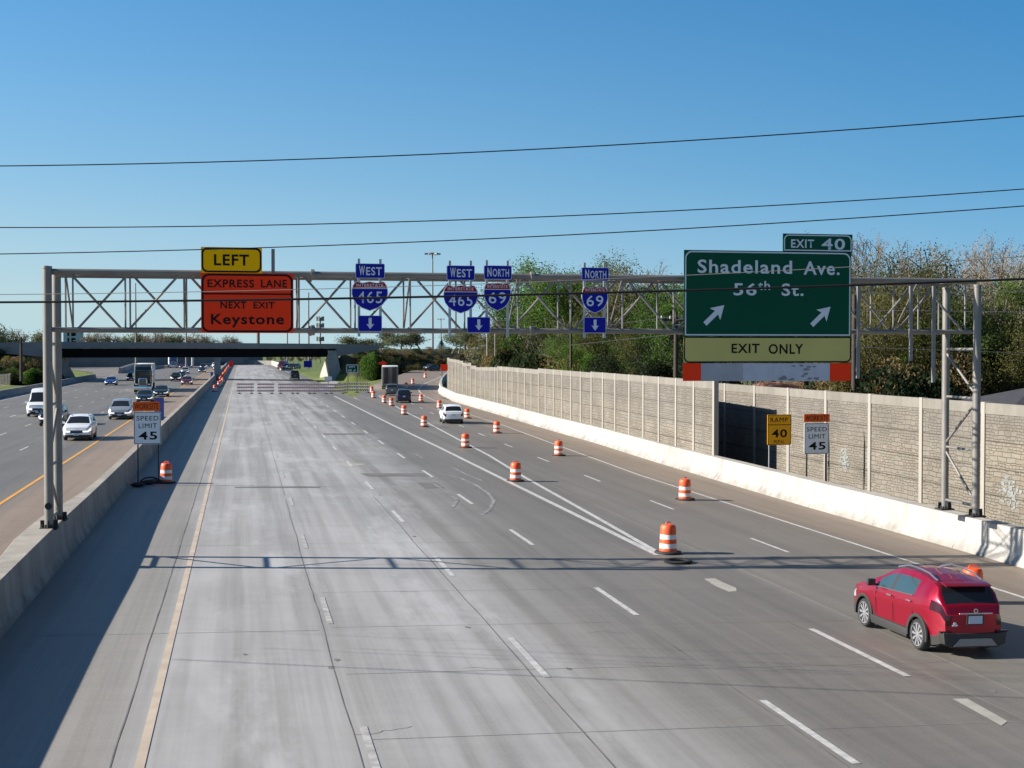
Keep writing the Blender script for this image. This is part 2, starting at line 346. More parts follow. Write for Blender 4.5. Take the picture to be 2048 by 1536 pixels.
def grassmat(name, cols, scale=.12):
    m = bpy.data.materials.new(name); m.use_nodes = True; t = m.node_tree; b = t.nodes['Principled BSDF']
    tc = nd(t, 'ShaderNodeTexCoord').outputs['Object']
    a = stretched(t, tc, 1, 1, 1, scale, 6, .7); f = stretched(t, tc, 1, 1, 1, 2.5, 5, .7)
    s = math_(t, 'ADD', maprange(t, a, .3, .7, 0, .7), maprange(t, f, .3, .7, -.1, .4))
    cr = nd(t, 'ShaderNodeValToRGB'); t.links.new(s, cr.inputs[0]); el = cr.color_ramp.elements
    while len(el) < len(cols): el.new(.5)
    for i, (e, c) in enumerate(zip(el, cols)): e.position = i / (len(cols) - 1); e.color = (*c, 1)
    t.links.new(cr.outputs[0], b.inputs['Base Color']); b.inputs['Roughness'].default_value = .95
    bp = nd(t, 'ShaderNodeBump'); bp.inputs['Strength'].default_value = 1; bp.inputs['Distance'].default_value = .25
    t.links.new(f, bp.inputs['Height']); t.links.new(bp.outputs[0], b.inputs['Normal']); return m
M['grass'] = grassmat('spring_grass', [(.05, .075, .018), (.09, .13, .025), (.13, .14, .05)])
M['scrub'] = grassmat('rough_scrub', [(.04, .05, .02), (.085, .085, .04), (.14, .11, .075)], .07)
# ================================================================ SETTING
GR = MB(); GR.add([(-9000, -600, -1.6), (9000, -600, -1.6), (9000, 12000, -1.6), (-9000, 12000, -1.6)], [(0, 1, 2, 3)])
tag(GR.build('ground', M['grass']), kind='structure')
def strip(name, left, right, m, dz=0.0, zf=None, thick=.5):
    """pavement slab between two lists of (x, y)"""
    zf = zf or (lambda x, y: gz(x))
    mb = MB(); A = []; 
    for (a, b) in zip(left, right):
        pa = Vector((a[0], a[1], zf(*a) + dz)); pb = Vector((b[0], b[1], zf(*b) + dz))
        row = [pa - Vector((0, 0, thick)), pa]; n = max(1, int((pb - pa).length / 4)) if thick else 1
        for k in range(1, n):
            q = pa.lerp(pb, k / n); row.append(Vector((q.x, q.y, zf(q.x, q.y) + dz if zf is not None else q.z)))
        A.append((pa, pb, n))
    N = max(a[2] for a in A); rows = []
    for pa, pb, n in A:
        row = [pa - Vector((0, 0, thick))]
        for k in range(N + 1):
            q = pa.lerp(pb, k / N); row.append(Vector((q.x, q.y, zf(q.x, q.y) + dz)))
        row.append(pb - Vector((0, 0, thick))); rows.append(row)
    mb.grid(rows)
    o = mb.build(name, m, fix=False); tag(o, kind='structure'); return o
ys = [-15, 0, 40, 100, 160, 200, 250, 300, 380, 460, 560]
strip('road', [(-5.2, y) for y in ys], [(14.6, y) if y < 250 else (14.6, y) for y in ys], M['road'])
strip('opposing_road', [(-29.6, y) for y in ys], [(-5.2, y) for y in ys], M['oppo'], zf=lambda x, y: .1)
# ramp: left edge / right edge from the photograph
TOE = [(23.65, -15), (23.65, 30), (23.65, 45), (23.7, 55), (23.9, 65), (24.2, 78), (24.9, 95), (25.2, 115), (26.0, 145), (26.6, 175)]
q = [G(x, y, True) for x, y in ((877.5, 788), (875, 777), (880, 765), (889, 757))]
TOE += [(p.x, p.y) for p in q] + [(62, 296)]
q = [G(x, y, True) for x, y in ((744, 771.8), (763, 761), (796.4, 750.7), (831.6, 738.4))]
LED = [(14.6, -15), (14.6, 30), (14.6, 45), (14.6, 55), (14.6, 65), (14.6, 78), (14.6, 95), (14.6, 115), (14.6, 145), (14.6, 175)] + [(15.3, 197), (17.6, 212)] + [(p.x, p.y) for p in q]
def resample(P, n):
    L = [0]
    for a, b in zip(P[:-1], P[1:]): L.append(L[-1] + math.dist(a, b))
    out = []
    for i in range(n):
        s = L[-1] * i / (n - 1); k = max(j for j in range(len(L)) if L[j] <= s + 1e-6); k = min(k, len(P) - 2)
        f = (s - L[k]) / (L[k + 1] - L[k]); out.append((P[k][0] + f * (P[k + 1][0] - P[k][0]), P[k][1] + f * (P[k + 1][1] - P[k][1])))
    return out
def zramp(x, y): return gz(x) + er(y)
LE = [(14.6, y) for y in (-15, 30, 60, 100, 140, 175)] + [(15.1, 190), (17.0, 205)]; RE = [(24.3, -15), (24.3, 30), (24.6, 60), (25.6, 100), (26.4, 140), (27.2, 175), (28.5, 192), (30.3, 208)]
LE += resample([(p.x, p.y) for p in q], 7); RE += resample([TOE[-5], TOE[-4], TOE[-3], TOE[-2], TOE[-1]][1:], 7)
LE += [(52, 300), (75, 318), (110, 345)]; RE += [(72, 304), (92, 316), (122, 338)]
strip('ramp_road', LE, RE, M['ramp'], zf=zramp, dz=.004)
# ---- embankment terrain
CREST = [(19, 291), (24, 296), (38, 306), (70, 335), (120, 375), (260, 470)]; CRESTL = [(-35, 280), (-60, 272), (-110, 250), (-260, 190)]
def dist_poly(x, y, P):
    best = 1e9; side = 0
    for (ax, ay), (bx, by) in zip(P[:-1], P[1:]):
        dx, dy = bx - ax, by - ay; t = max(0, min(1, ((x - ax) * dx + (y - ay) * dy) / (dx * dx + dy * dy)))
        px, py = ax + t * dx, ay + t * dy; d = math.hypot(x - px, y - py)
        if d < best: best = d; side = (dx * (y - py) - dy * (x - px))
    return best, side
def hump(x, y, P, w=14, top=6.15):
    d, side = dist_poly(x, y, P)
    if (side > 0) != (P is CRESTL): out = max(0, d - w)      # behind the crest line: carries the cross road
    else: out = d
    if P is CREST and x < 21.5: out += (21.5 - x) * 3.5
    if P is CRESTL and x > -37: out += (x + 37) * 3.5
    return top - out * .55
RC = [((a[0] + b[0]) / 2, (a[1] + b[1]) / 2) for a, b in zip(LE, RE)]
def terr_r(x, y):
    h = -.75 if x < 14.3 else -.42
    h = max(h, hump(x, y, CREST))
    if y > 150:
        d, _ = dist_poly(x, y, RC)
        if d < 6.8: return min(zramp(x, y) - .12, max(h, zramp(x, y) - .12)) if d > 4.3 else zramp(x, y) - .4
        h = max(h, zramp(x, y) - .12 - (d - 6.8) * .25) if h < 2 else h
    return h + .12 * math.sin(x * .9 + y * .37) * math.cos(y * .7 - x * .2) * (1 if h > .3 else .2)
def terr_l(x, y):
    h = .02 + max(0, -36 - x) * .015
    h = max(h, hump(x, y, CRESTL))
    return h + .1 * math.sin(x * .8 + y * .33) * math.cos(y * .6)
def terrain(name, x0, x1, y0, y1, st, f, m):
    rows = []; nx = int((x1 - x0) / st); ny = int((y1 - y0) / st)
    for j in range(ny + 1):
        rows.append([(x0 + i * st, y0 + j * st, f(x0 + i * st, y0 + j * st)) for i in range(nx + 1)])
    o = MB().grid(rows).build(name, m, smooth=True, angle=180, fix=False); return tag(o, kind='structure')
def mixgrass():
    m = grassmat('embankment_growth', [(.03, .035, .013), (.065, .065, .026), (.1, .078, .05)], .09); t = m.node_tree; b = t.nodes['Principled BSDF']
    tc = nd(t, 'ShaderNodeTexCoord').outputs['Object']; sp = nd(t, 'ShaderNodeSeparateXYZ'); t.links.new(tc, sp.inputs[0])
    old = b.inputs['Base Color'].links[0].from_socket
    cr = nd(t, 'ShaderNodeValToRGB'); t.links.new(stretched(t, tc, 1, 1, 1, .25, 6, .7), cr.inputs[0])
    e = cr.color_ramp.elements; e[0].position = .3; e[0].color = (.09, .14, .02, 1); e[1].position = .7; e[1].color = (.15, .17, .04, 1)
    t.links.new(mixc(t, maprange(t, math_(t, 'ADD', sp.outputs[2], maprange(t, stretched(t, tc, 1, 1, 1, .3, 3), .3, .7, -.6, .6)), .6, 1.2, 1, 0, True), old, cr.outputs[0]), b.inputs['Base Color'])
    return m
M['emb'] = mixgrass()
terrain('embankment_terrain', 14, 150, 186, 420, 1.6, terr_r, M['emb'])
terrain('verge_terrain', 26.8, 60, -15, 190, 3.3, lambda x, y: -.5, M['scrub'])
terrain('roadside_terrain', -190, -30.0, 30, 430, 2.0, terr_l, M['emb'])
# ---- side roads seen at the left
def flat(name, pts, z, m):
    mb = MB(); mb.add([(x, y, z if not callable(z) else z(x, y)) for x, y in pts], [tuple(range(len(pts)))]); return tag(mb.build(name, m, fix=False), kind='structure')
M['asph'] = mat('grey_asphalt', (.17, .18, .185), .85, noise=.15, nscale=.5)
rowsL = [(-47, 120), (-47, 200), (-48, 240), (-52, 262)]; rowsR = [(-41, 120), (-41, 200), (-41, 240), (-44, 262)]
mb = MB(); mb.grid([[(a[0], a[1], .42), (b[0], b[1], .34)] for a, b in zip(rowsL, rowsR)]); tag(mb.build('frontage_road', M['asph'], fix=False), kind='structure')
mb = MB(); mb.grid([[(-29.5, 292, .104), (-29.5, 300, .104)], [(-37, 360, .2), (-29.5, 372, .104)], [(-52, 430, .3), (-29.5, 440, .104)], [(-82, 480, .3), (-29.5, 560, .104)]])
tag(mb.build('merging_road', M['oppo'], fix=False), kind='structure')
# ---- painted markings, each colour one sheet
LN4 = G(1618, 1258).y - G(1820, 1353).y
def marks(name, quads, m, dz=.009, zf=None):
    mb = MB()
    for p in quads:
        mb.add([(x, y, (zf or (lambda a, b: gz(a)))(x, y) + dz) for x, y in p], [tuple(range(len(p)))])
    return tag(mb.build(name, m, fix=False), kind='structure')
def line(P, w, segs=None):
    out = []
    for a, b in zip(P[:-1], P[1:]):
        d = Vector((b[0] - a[0], b[1] - a[1])).normalized(); n = Vector((d.y, -d.x)) * w / 2
        out.append([(a[0] - n.x, a[1] - n.y), (a[0] + n.x, a[1] + n.y), (b[0] + n.x, b[1] + n.y), (b[0] - n.x, b[1] - n.y)])
    return out
def dash(x, y0, y1, w=.12, per=12.19, ln=3.4, xf=None):
    out = []; y = y0
    while y < y1:
        a = (xf(y) if xf else x, y); b = (xf(y + ln) if xf else x, y + ln); out += line([a, b], w); y += per
    return out
yd2 = G(1100, 1355).y; X1 = 1.96; X2 = G(1058, 1316).x; X3 = G(1620, 1465).x; X4 = G(1718, 1305).x
print('lanes', X1, X2, X3, X4, yd2)
marks('edge_line_marking', line([(-1.55, -15), (-1.55, 560)], .15), M['peach'])
marks('worn_lane_marking', dash(X1, G(752, 1520).y - 1.5, 180, .13), M['mark_worn'])
q = dash(X2, yd2, 190, .15, ln=3.75) + dash(X3, G(1715, 1528).y, 190, .15, ln=3.95) + [l for l in dash(X4, G(1820, 1353).y, 30, .16, ln=LN4)]
# gore: the main edge line and the ramp edge line
q += line([(12.95, 41.8), (12.85, 66), (12.8, 90), (12.6, 120), (12.5, 160), (12.4, 190)], .24) + line([(12.4, 206), (12.4, 560)], .15)
gl = [(13.1, 41.8), (13.45, 50), (14.21, 69.7), (14.94, 83.4), (15.4, 98.6), (15.95, 114.6), (16.4, 127.9), (16.7, 140), (17.3, 158.5), (17.9, 175), (19, 195)]
q += line(gl, .2)
dx = lambda y: 17.5 + max(0, y - 55) * .0075 + max(0, y - 75) ** 1.6 * .0014
q += dash(0, G(1585, 1105).y, 200, .13, xf=dx)
q += line([(20.68, -15), (20.68, 70), (21.2, 84), (21.7, 98), (22.5, 118), (22.9, 139), (24, 166), (25.3, 190), (26.2, 200)], .14)
q += dash(0, 30.5, 32, .12, xf=lambda y: 17.9)
marks('lane_marking', q, M['mark'])
rr = [G(x, y, True) for x, y in ((850, 793), (840, 785), (837, 779), (844, 770), (868.5, 759.5), (884, 752.5))]
marks('ramp_edge_marking', line([(26.2, 200)] + [(p.x, p.y) for p in rr], .22), M['mark'], .02, zramp)
marks('opposing_yellow_marking', line([(-9.55, -15), (-9.55, 560)], .17), M['yellow'], zf=lambda x, y: .1)
q = []
ph = G(36, 902, False).y
for i, (xx, o) in enumerate(((-13.35, 0), (-17.1, 3), (-20.8, 7), (-24.5, 2))): q += dash(xx, ph - 24 + o, 420, .13)
q += line([(-28.35, -15), (-28.35, 300), (-31, 360), (-45, 430)], .15)
marks('opposing_lane_marking', q, M['mark'], zf=lambda x, y: .1)
# joints, patches, a painted sign shadow and tyre arcs
rj = random.Random(9)
def wavy(x, y0, y1, w, amp, st=1.4):
    P = []; y = y0; o = 0
    while y < y1:
        o = o * .6 + rj.uniform(-amp, amp); P.append((x + o, y)); y += st * rj.uniform(.6, 1.4)
    return line(P, w)
q = wavy(-1.98, -5, 90, .024, .012) + line([(-1.98, 90), (-1.98, 320)], .024) + wavy(X1 - .2, -5, 60, .016, .022) + line([(X1 - .2, 60), (X1 - .2, 200)], .012) + wavy(X2 - .24, -5, 60, .026, .02) + wavy(X3 - .22, -5, 48, .02, .03) + wavy(X4 - .2, -5, 34, .03, .03)
for x, y, n_ in ((1.75, 22.5, 7), (4.3, 27, 5), (8.9, 30, 6), (3.9, 36, 5), (11.3, 26, 5)):        # short wandering cracks
    P = [(x, y)]
    for k in range(n_): P.append((P[-1][0] + rj.uniform(.05, .3) * (1 if x < 5 else -1), P[-1][1] + rj.uniform(-.12, .12)))
    q += line(P, .014)
for px, py in ((674, 1320), (935, 1255), (829, 1073), (1266, 1100), (1137, 1338), (490, 1309), (662, 1335), (1985, 1382), (1528, 1057), (1494, 1074), (1231, 973), (760, 990), (1700, 1130)):   # small dark spalls and droppings
    p = G(px, py); s_ = rj.uniform(.04, .08); q += [[(p.x + s_ * rj.uniform(.7, 1.4) * math.cos(t), p.y + 2 * s_ * rj.uniform(.6, 1.3) * math.sin(t)) for t in [k * math.tau / 7 for k in range(7)]]]
marks('pavement_joint', q, M['joint'], .006)
random.seed(4)
q = []
for k in range(42):
    y = 17.3 + k * 4.57
    q += line([(-5.1, y), (X1 - .3, y)], .022) if k % 3 == 0 else []
    q += line([(X1, y + .3), (X3, y + .3)], .02)
    if y < 190: q += line([(X3, y), (23.4, y)], .022)
for k in range(60): q += line([(-28, 20 + k * 4.57), (-5.8, 20 + k * 4.57)], .03)
q += line([(13.6, -15), (13.6, 28)], .02)
marks('transverse_joint', q, M['joint_l'], .005)
marks('pavement_patch', [[tuple(G(x, y)[:2]) for x, y in ((1408, 1158), (1430, 1157), (1450, 1167), (1472, 1176), (1474, 1183), (1458, 1184), (1430, 1172))], [tuple(G(x, y)[:2]) for x, y in ((1905, 1398), (1935, 1398), (2015, 1443), (2003, 1452))], [tuple(G(x, y)[:2]) for x, y in ((668, 925), (735, 928), (700, 934), (680, 931))]], M['patch'], .007)
marks('dark_patch_and_sign_shadow', [[tuple(G(x, y)[:2]) for x, y in ((835, 966), (872, 965), (890, 976), (850, 977))], [tuple(G(x, y)[:2]) for x, y in ((720, 947), (850, 947), (860, 953), (735, 953))], [tuple(G(x, y)[:2]) for x, y in ((645, 867), (728, 867), (731, 869.5), (648, 869.5))], [tuple(G(x, y)[:2]) for x, y in ((470, 974), (640, 974), (640, 976), (470, 976))]], M['patchd_shade'], .007)  # the last sliver is the near speed sign's cast shadow, painted on
q = []
for P in ([(798, 904), (815, 904.5), (832, 909), (846, 917)], [(885, 948), (920, 956), (955, 972), (978, 988), (988, 1002), (980, 1018), (965, 1030)], [(868, 968), (895, 985), (915, 1000), (905, 1015)], [(905, 935), (935, 950), (965, 962)], [(780, 815), (800, 825)]):
    q += line([tuple(G(x, y)[:2]) for x, y in P], .16)
marks('tyre_arc_marking', q, M['dustarc'], .008)
# ================================================================ BARRIERS AND BRIDGE
def sweep(name, path, prof, m, zf, parent=None, smooth=False):
    """prof: list of (offset to the right of travel, height)"""
    rows = []
    for i, p in enumerate(path):
        a = path[max(0, i - 1)]; b = path[min(len(path) - 1, i + 1)]
        d = Vector((b[0] - a[0], b[1] - a[1])).normalized(); n = Vector((d.y, -d.x)); pr = prof(i) if callable(prof) else prof
        rows.append([(p[0] + n.x * o, p[1] + n.y * o, zf(p[0], p[1]) + h) for o, h in pr])
    mb = MB(); mb.grid(rows, closed=True); k = len(rows[0]); L = len(mb.v)
    mb.f.append(tuple(range(k))); mb.f.append(tuple(range(L - k, L))); mb.m += [0, 0]
    return mb.build(name, m, parent, smooth=smooth)
py = [-15, 0, 12, 20, 26, 30, 33.5, 36, 38.5, 41, 43.5, 46, 50, 56, 64, 75, 90, 110, 140, 180, 230, 300, 380, 470, 560]
def bprof(i):
    y = py[i]; w = .32 + .42 * max(0, 1 - max(0, abs(y - 41) - 2.2) / 9) ; t = 1.09 + .04 * max(0, 1 - max(0, abs(y - 41) - 2.5) / 8)
    return [(.0, -.3), (.0, .0), (-.03, .1), (-.12, .35), (-.17, t), (-.19, t + .015), (-.17 - w, t + .015), (-.19 - w, t), (-.3 - w, .1), (-.3 - w, -.3)]
tag(sweep('median_barrier', [(-5.1, y) for y in py], bprof, M['barrier'], lambda x, y: .08), 'long grey concrete median barrier between the closed lanes and the oncoming traffic', 'barrier')
# white barrier along the ramp
BP = TOE[:10] + resample(TOE[9:14], 9)[1:] + [(50, 288)]
def wprof(i): return [(0, -.3), (0, 0), (.03, .08), (.2, .34), (.3, 1.08), (.32, 1.1), (.85 if i < 5 else .62, 1.1), (.87 if i < 5 else .64, -.3)]
tag(sweep('ramp_barrier', BP, wprof, M['barrier_w'], lambda x, y: gz(x) + er(y)), 'bright white concrete barrier curving along the right shoulder of the ramp', 'barrier')
q = line([], 0) if False else []
# vertical joints of the white barrier
mbj = MB()
for x, y in ((1972, 1119), (1945, 1112), (1852, 1084)):
    p = G(x, y)
# left roadside barrier
bl = [(-30.3, y) for y in (60, 150, 230, 290, 300)]
tag(sweep('roadside_barrier', bl, [(.2, -.3), (.2, 0), (.02, .3), (-.05, .85), (-.25, .85), (-.35, -.3)], M['conc'], lambda x, y: .1), 'low grey concrete barrier along the far left shoulder', 'barrier')
mb = sweep('flared_barrier', [tuple(G(x, y)[:2]) for x, y in ((243, 747), (256, 741), (272, 735))], [(.2, -.3), (0, 1.3), (-.6, 1.5), (-.9, -.3)], M['conc'], lambda x, y: .1); tag(mb, 'pale flared concrete barrier end at the left merge beyond the bridge', 'barrier')
tag(sweep('divider_barrier', [(-28.0, 385), (-25.5, 440), (-20.5, 520)], [(.2, -.3), (.1, .85), (-.1, .85), (-.25, -.3)], M['conc'], lambda x, y: .1), 'short dark concrete divider in the left carriageway far beyond the bridge', 'barrier')
fb = [G(562, 741), G(558, 736), G(543, 730)]
tag(sweep('curved_far_barrier', [(fb[0].x, fb[0].y), (fb[1].x, fb[1].y), (fb[2].x, fb[2].y), (5, 556), (-3, 560)], [(0, -.3), (.05, 1.6), (.5, 1.6), (.6, -.3)], M['barrier_w'], lambda x, y: -.1), 'white concrete barrier closing off the lanes far beyond the bridge', 'barrier')
# ---- bridge
BL = Vector((-35.5, 273.5)); BRt = Vector((19.3, 288.0)); bd = (BRt - BL).normalized(); bn = Vector((-bd.y, bd.x))
brg = empty('overpass_bridge', (0, 0, 0), 0, 'grey road overpass with dark girders spanning both carriageways', 'bridge')
def bbox(a, b, off0, off1, z0, z1, name, m, z0b=None, z1b=None):
    z0b = z0 if z0b is None else z0b; z1b = z1 if z1b is None else z1b
    P = []
    for (c, za, zb) in ((a, z0, z1), (b, z0b, z1b)):
        for o in (off0, off1):
            w = c + bn * o; P += [(w.x, w.y, za), (w.x, w.y, zb)]
    mb = MB(); mb.add(P, [(0, 2, 3, 1), (4, 5, 7, 6), (0, 1, 5, 4), (2, 6, 7, 3), (1, 3, 7, 5), (0, 4, 6, 2)]); return mb.build(name, m, brg)
bbox(BL, BRt, 0, .35, 6.45, 7.62, 'parapet', M['parapet'], 6.4, 7.3)
bbox(BL, BRt, 9.3, 9.6, 6.45, 7.55, 'parapet', M['parapet'], 6.4, 7.25)
bbox(BL, BRt, .36, 9.29, 6.3, 6.6, 'deck', M['conc'])
for o in (.5, 2.9, 5.2, 7.4, 9.0): bbox(BL, BRt, o, o + .25, 4.55, 6.295, 'girder', M['girder'])
bbox(BRt, BRt + bd * 9.5, 0, .4, 4.65, 7.3, 'wing_wall', M['parapet'], 6.2, 7.0)
bbox(BL - bd * 16, BL, 0, .4, 6.0, 7.35, 'wing_wall', M['parapet'], 4.6, 7.6)
pc = G(440, 757); mb = MB(); cpt = BL + bd * ((-5.6 - BL.x) / bd.x)
for o in (1.0, 8.0): mb.box((-5.0, cpt.y + o, 2.2), (1.15, 1.2, 4.6))
mb.box((-5.0, cpt.y + 4.6, 4.28), (1.3, 8.6, .5)); mb.build('pier', M['conc'], brg, bevel=.05)
def slab(name, pts, m, parent):                               # pts bottom4 + top4
    mb = MB(); mb.add(pts, [(0, 3, 2, 1), (4, 5, 6, 7), (0, 1, 5, 4), (1, 2, 6, 5), (2, 3, 7, 6), (3, 0, 4, 7)]); return mb.build(name, m, parent)
slab('abutment', [(18.2, 287, -.5), (20.6, 287.6, -.5), (22, 300, -.5), (18.4, 298, -.5), (17.4, 287.3, 5.9), (19.2, 287.8, 5.9), (20, 299, 5.9), (17.4, 298, 5.9)], M['conc'], brg)
slab('abutment_face', [(18.1, 287.5, -.5), (18.35, 287.5, -.5), (18.0, 322, -.5), (17.6, 322, -.5), (17.3, 287.6, 5.0), (17.5, 287.6, 5.0), (17.9, 318, .6), (17.6, 318, .6)], M['barrier_w'], brg)  # paler concrete puts the sunlit look of this side into its colour
slab('abutment', [(-37, 272, -.2), (-34, 272.6, -.2), (-34, 284, -.2), (-37, 284, -.2), (-37, 272.4, 5.9), (-33.9, 273, 5.9), (-33.9, 284, 5.9), (-37, 284, 5.9)], M['conc'], brg)
mb = MB(); mb.prism([(262 + 0, 0), (262, 4.6), (268, 4.3), (276, 3.6), (284, 2.4), (290, 1), (293, 0)], -33.8, -33.5); 
mb.v = [(y, x, z) for x, y, z in mb.v]; mb.build('abutment_face', M['conc'], brg)
flat('abutment_apron', [(14.7, 240), (15.2, 236), (19, 275), (18.5, 284), (14.7, 270)], -.33, M['conc'])
# ================================================================ NOISE WALL
def wall_section(name, label, pts, tops, base, depth, step=True):
    """pts: (X, Y) of each post; tops: height of the wall top between posts"""
    e = empty(name, (pts[0][0], pts[0][1], base), 0, label, 'wall', 'noise wall sections')
    ox, oy = pts[0]; panels = MB(); caps = MB()
    for i, (a, b) in enumerate(zip(pts[:-1], pts[1:])):
        zt = tops[i]
        d = Vector((b[0] - a[0], b[1] - a[1])); L = d.length; ang = math.atan2(d.y, d.x)
        c = ((a[0] + b[0]) / 2 - ox, (a[1] + b[1]) / 2 - oy)
        panels.box((c[0], c[1], (zt - .42 - base) / 2 - .2), (L, .16, zt - .42 - base + .4), ang)
        caps.box((c[0], c[1], zt - .21 - base), (L, .21, .42), ang)
        nrm = Vector((-d.y, d.x)).normalized()
        if nrm.x > 0: nrm = -nrm
        nr = int((zt - base) / 1.0)
        for k in range(1, nr):                                  # raised dark strips, groove shade put into their colour, between stacked panels
            panels.box((c[0] + nrm.x * .085, c[1] + nrm.y * .085, zt - .42 - base - k * 1.02), (L, .03, .035), ang, mi=1)
    panels.build('panel', [M['wall'], M['groove_shade']], e); caps.build('wall_cap', M['wallcap'], e)
    for i, p in enumerate(pts):
        zt = tops[min(i, len(tops) - 1)]
        if i > 0: zt = max(zt, tops[i - 1])
        mb = MB(); mb.box((p[0] - ox, p[1] - oy, (zt - base) / 2 - .1), (.27, .27, zt - base + .25), 0)
        mb.build('post', M['wallpost'], e, bevel=.015)
    return e
def xl(x, X0, Y0, sl):                                         # where pixel column x meets the line X = X0 + (Y-Y0)*sl
    d = ray(x, 800); t = (X0 - Y0 * sl) / (d.x - d.y * sl); return (d.x * t, d.y * t)
def ztop(p, x, y):
    d = ray(x, y); t = p[1] / d.y; return HC + d.z * t
near_x = [1453, 1512.3, 1580, 1655.6, 1743.8, 1847, 1972]
WX = 28.1; P = [xl(x, WX, 50, 0) for x in near_x]; stp = P[-2][1] - P[-1][1]
P = [(WX, P[0][1] + stp * 2), (WX, P[0][1] + stp)] + P + [(WX, P[-1][1] - stp * k) for k in range(1, 8)]
ztn = (ztop(P[2], 1453, 769) + ztop(P[7], 1847, 795) + ztop(P[8], 1972, 803.7)) / 3
nw = wall_section('noise_wall', 'recessed tan stone-patterned noise wall right of the step, behind the speed signs', P, [ztn] * (len(P) - 1), -.5, 1)
def patchy(px, py, w, h, seed):                                # pale blue paint over old graffiti
    x_, y_ = xl(px, WX - .095, 50, 0); z_ = ztop((x_, y_), px, py); rn = random.Random(seed); mb = MB(); ox, oy, oz = nw.location
    for k in range(70):
        u = rn.gauss(0, .45) * w / 2; v = rn.gauss(0, .45) * h / 2; a_ = rn.uniform(.06, .22); c_ = rn.uniform(.04, .11); d_ = rn.uniform(0, .006)
        mb.add([(x_ - ox - d_, y_ - oy + u + i_ * a_ / 2, z_ - oz + v + j_ * c_ / 2) for i_, j_ in ((-1, -1), (1, -1), (1, 1), (-1, 1))], [(0, 1, 2, 3)])
    mb.build('paint_patch', M['ppatch'], nw, fix=False)
M['ppatch'] = mat('pale_blue_overpaint', (.2, .215, .21), .85, noise=.2, nscale=4)
patchy(1690, 918, 1.0, 1.1, 1); patchy(2022, 984, 1.3, 1.2, 2); patchy(1738, 915, .25, 1.0, 3)
far_x = [1431, 1391, 1355.3, 1320.9, 1289.8, 1261.6, 1233.3, 1208.5, 1185.6, 1164, 1144.7, 1126.9, 1109.7, 1093.4, 1079.6, 1065, 1052, 1039, 1027, 1015.6, 1005.5, 997.5]
Pf = [xl(x, 24.75, 70, .03) for x in far_x]
ty = {1431: 762, 1355.3: 756.5, 1289.8: 752, 1208.5: 745.5, 1126.9: 740.6, 1079.6: 739, 1027: 735.2, 997.5: 734}
def tz(x, p):
    ks = sorted(ty); 
    for a, b in zip(ks[:-1], ks[1:]):
        if a <= x <= b: return ztop(p, x, ty[a] + (ty[b] - ty[a]) * (x - a) / (b - a))
    return ztop(p, x, 734)
zs = [tz(x, p) for x, p in zip(far_x, Pf)]
# tops change in small steps, as the photo shows
st = []; 
for i in range(len(Pf) - 1):
    blk = 0 if i < 8 else (8 if i < 14 else 14)
    st.append(sum(zs[blk:blk + 6]) / len(zs[blk:blk + 6]))
wall_section('noise_wall', 'long tan stone-patterned noise wall behind the white barrier, ending at the step', Pf, st, -.5, 1)
xs = [992, 982.7, 972.5, 962.9, 953.4, 943.5, 935.3, 927.4, 920, 913.3, 906.6, 900, 896.5]
Pe = [xl(x, 24.9 + .55, 70, .03) for x in [997.5] + xs]
te = [735] * 5 + [732] + [726, 726, 722, 720, 719, 718, 716]
ste = [ztop(p, x, y) for p, x, y in zip(Pe, xs, te)]
wall_section('noise_wall', 'far end of the noise wall with a stepped top, by the black car', Pe, ste, -.5, 1)
# ================================================================ GANTRY
YG = 40.7; XL, XR = -5.42, PY(1951, 1031, YG).x
ZTC, ZBC = PY(120, 543, YG).z, PY(130, 659, YG).z
gan = empty('sign_gantry', (XL, YG, 1.2), 0, 'grey steel truss gantry spanning the closed lanes and ramp, carrying every overhead sign', 'gantry')
def gl_(x, y, z): return (x - XL, y - YG, z - 1.2)
for k, yy in enumerate((YG, YG + 2.0)):
    for side, X, zb, zt in ((0, XL, 1.19, 8.62), (1, XR, PY(1951, 1033, YG).z, 8.35)):
        mb = MB(); r = .13 if side == 0 else .125
        mb.tube(gl_(X, yy, zb), gl_(X, yy, zt), r, 20); mb.lathe(gl_(X, yy, zt), [(r + .012, -.04), (r + .012, .03), (0, .05)], 20)
        mb.build('post', M['galv'], gan, smooth=True)
        mb = MB(); mb.box(gl_(X, yy, zb + .02), (.48, .48, .05)); 
        for a in range(8):
            t = a * math.pi / 4 + .39; mb.tube(gl_(X + .19 * math.cos(t), yy + .19 * math.sin(t), zb + .03), gl_(X + .19 * math.cos(t), yy + .19 * math.sin(t), zb + .14), .03, 6)
        for a in range(4):
            t = a * math.pi / 2; mb.box(gl_(X + .17 * math.cos(t), yy + .17 * math.sin(t), zb + .14), (.14, .02, .22), t)
        mb.build('base_plate', M['black'], gan)
mb = MB(); mb.tube(gl_(XL, YG - .125, 1.85), gl_(XL, YG - .15, 1.85), .1, 16); mb.build('hand_hole_cover', M['black'], gan)
for X, zs_, r in ((XL, [1.45, 2.97, 4.7, 6.45], .045), (XR, [1.2, 3.0, 4.7, 6.3], .045)):   # bracing between each pair of posts
    mb = MB()
    for i, (a, b) in enumerate(zip(zs_[:-1], zs_[1:])):
        y0, y1 = (YG, YG + 2) if i % 2 else (YG + 2, YG)
        if X == XR: y0, y1 = y1, y0
        mb.tube(gl_(X, y0, a + .1), gl_(X, y1, b - .1), r, 10)
    for z in zs_: mb.tube(gl_(X, YG, z), gl_(X, YG + 2, z), .045, 8)
    mb.build('bracing', M['galv'], gan, smooth=True)
ya, yb = YG + .14, YG + 1.86
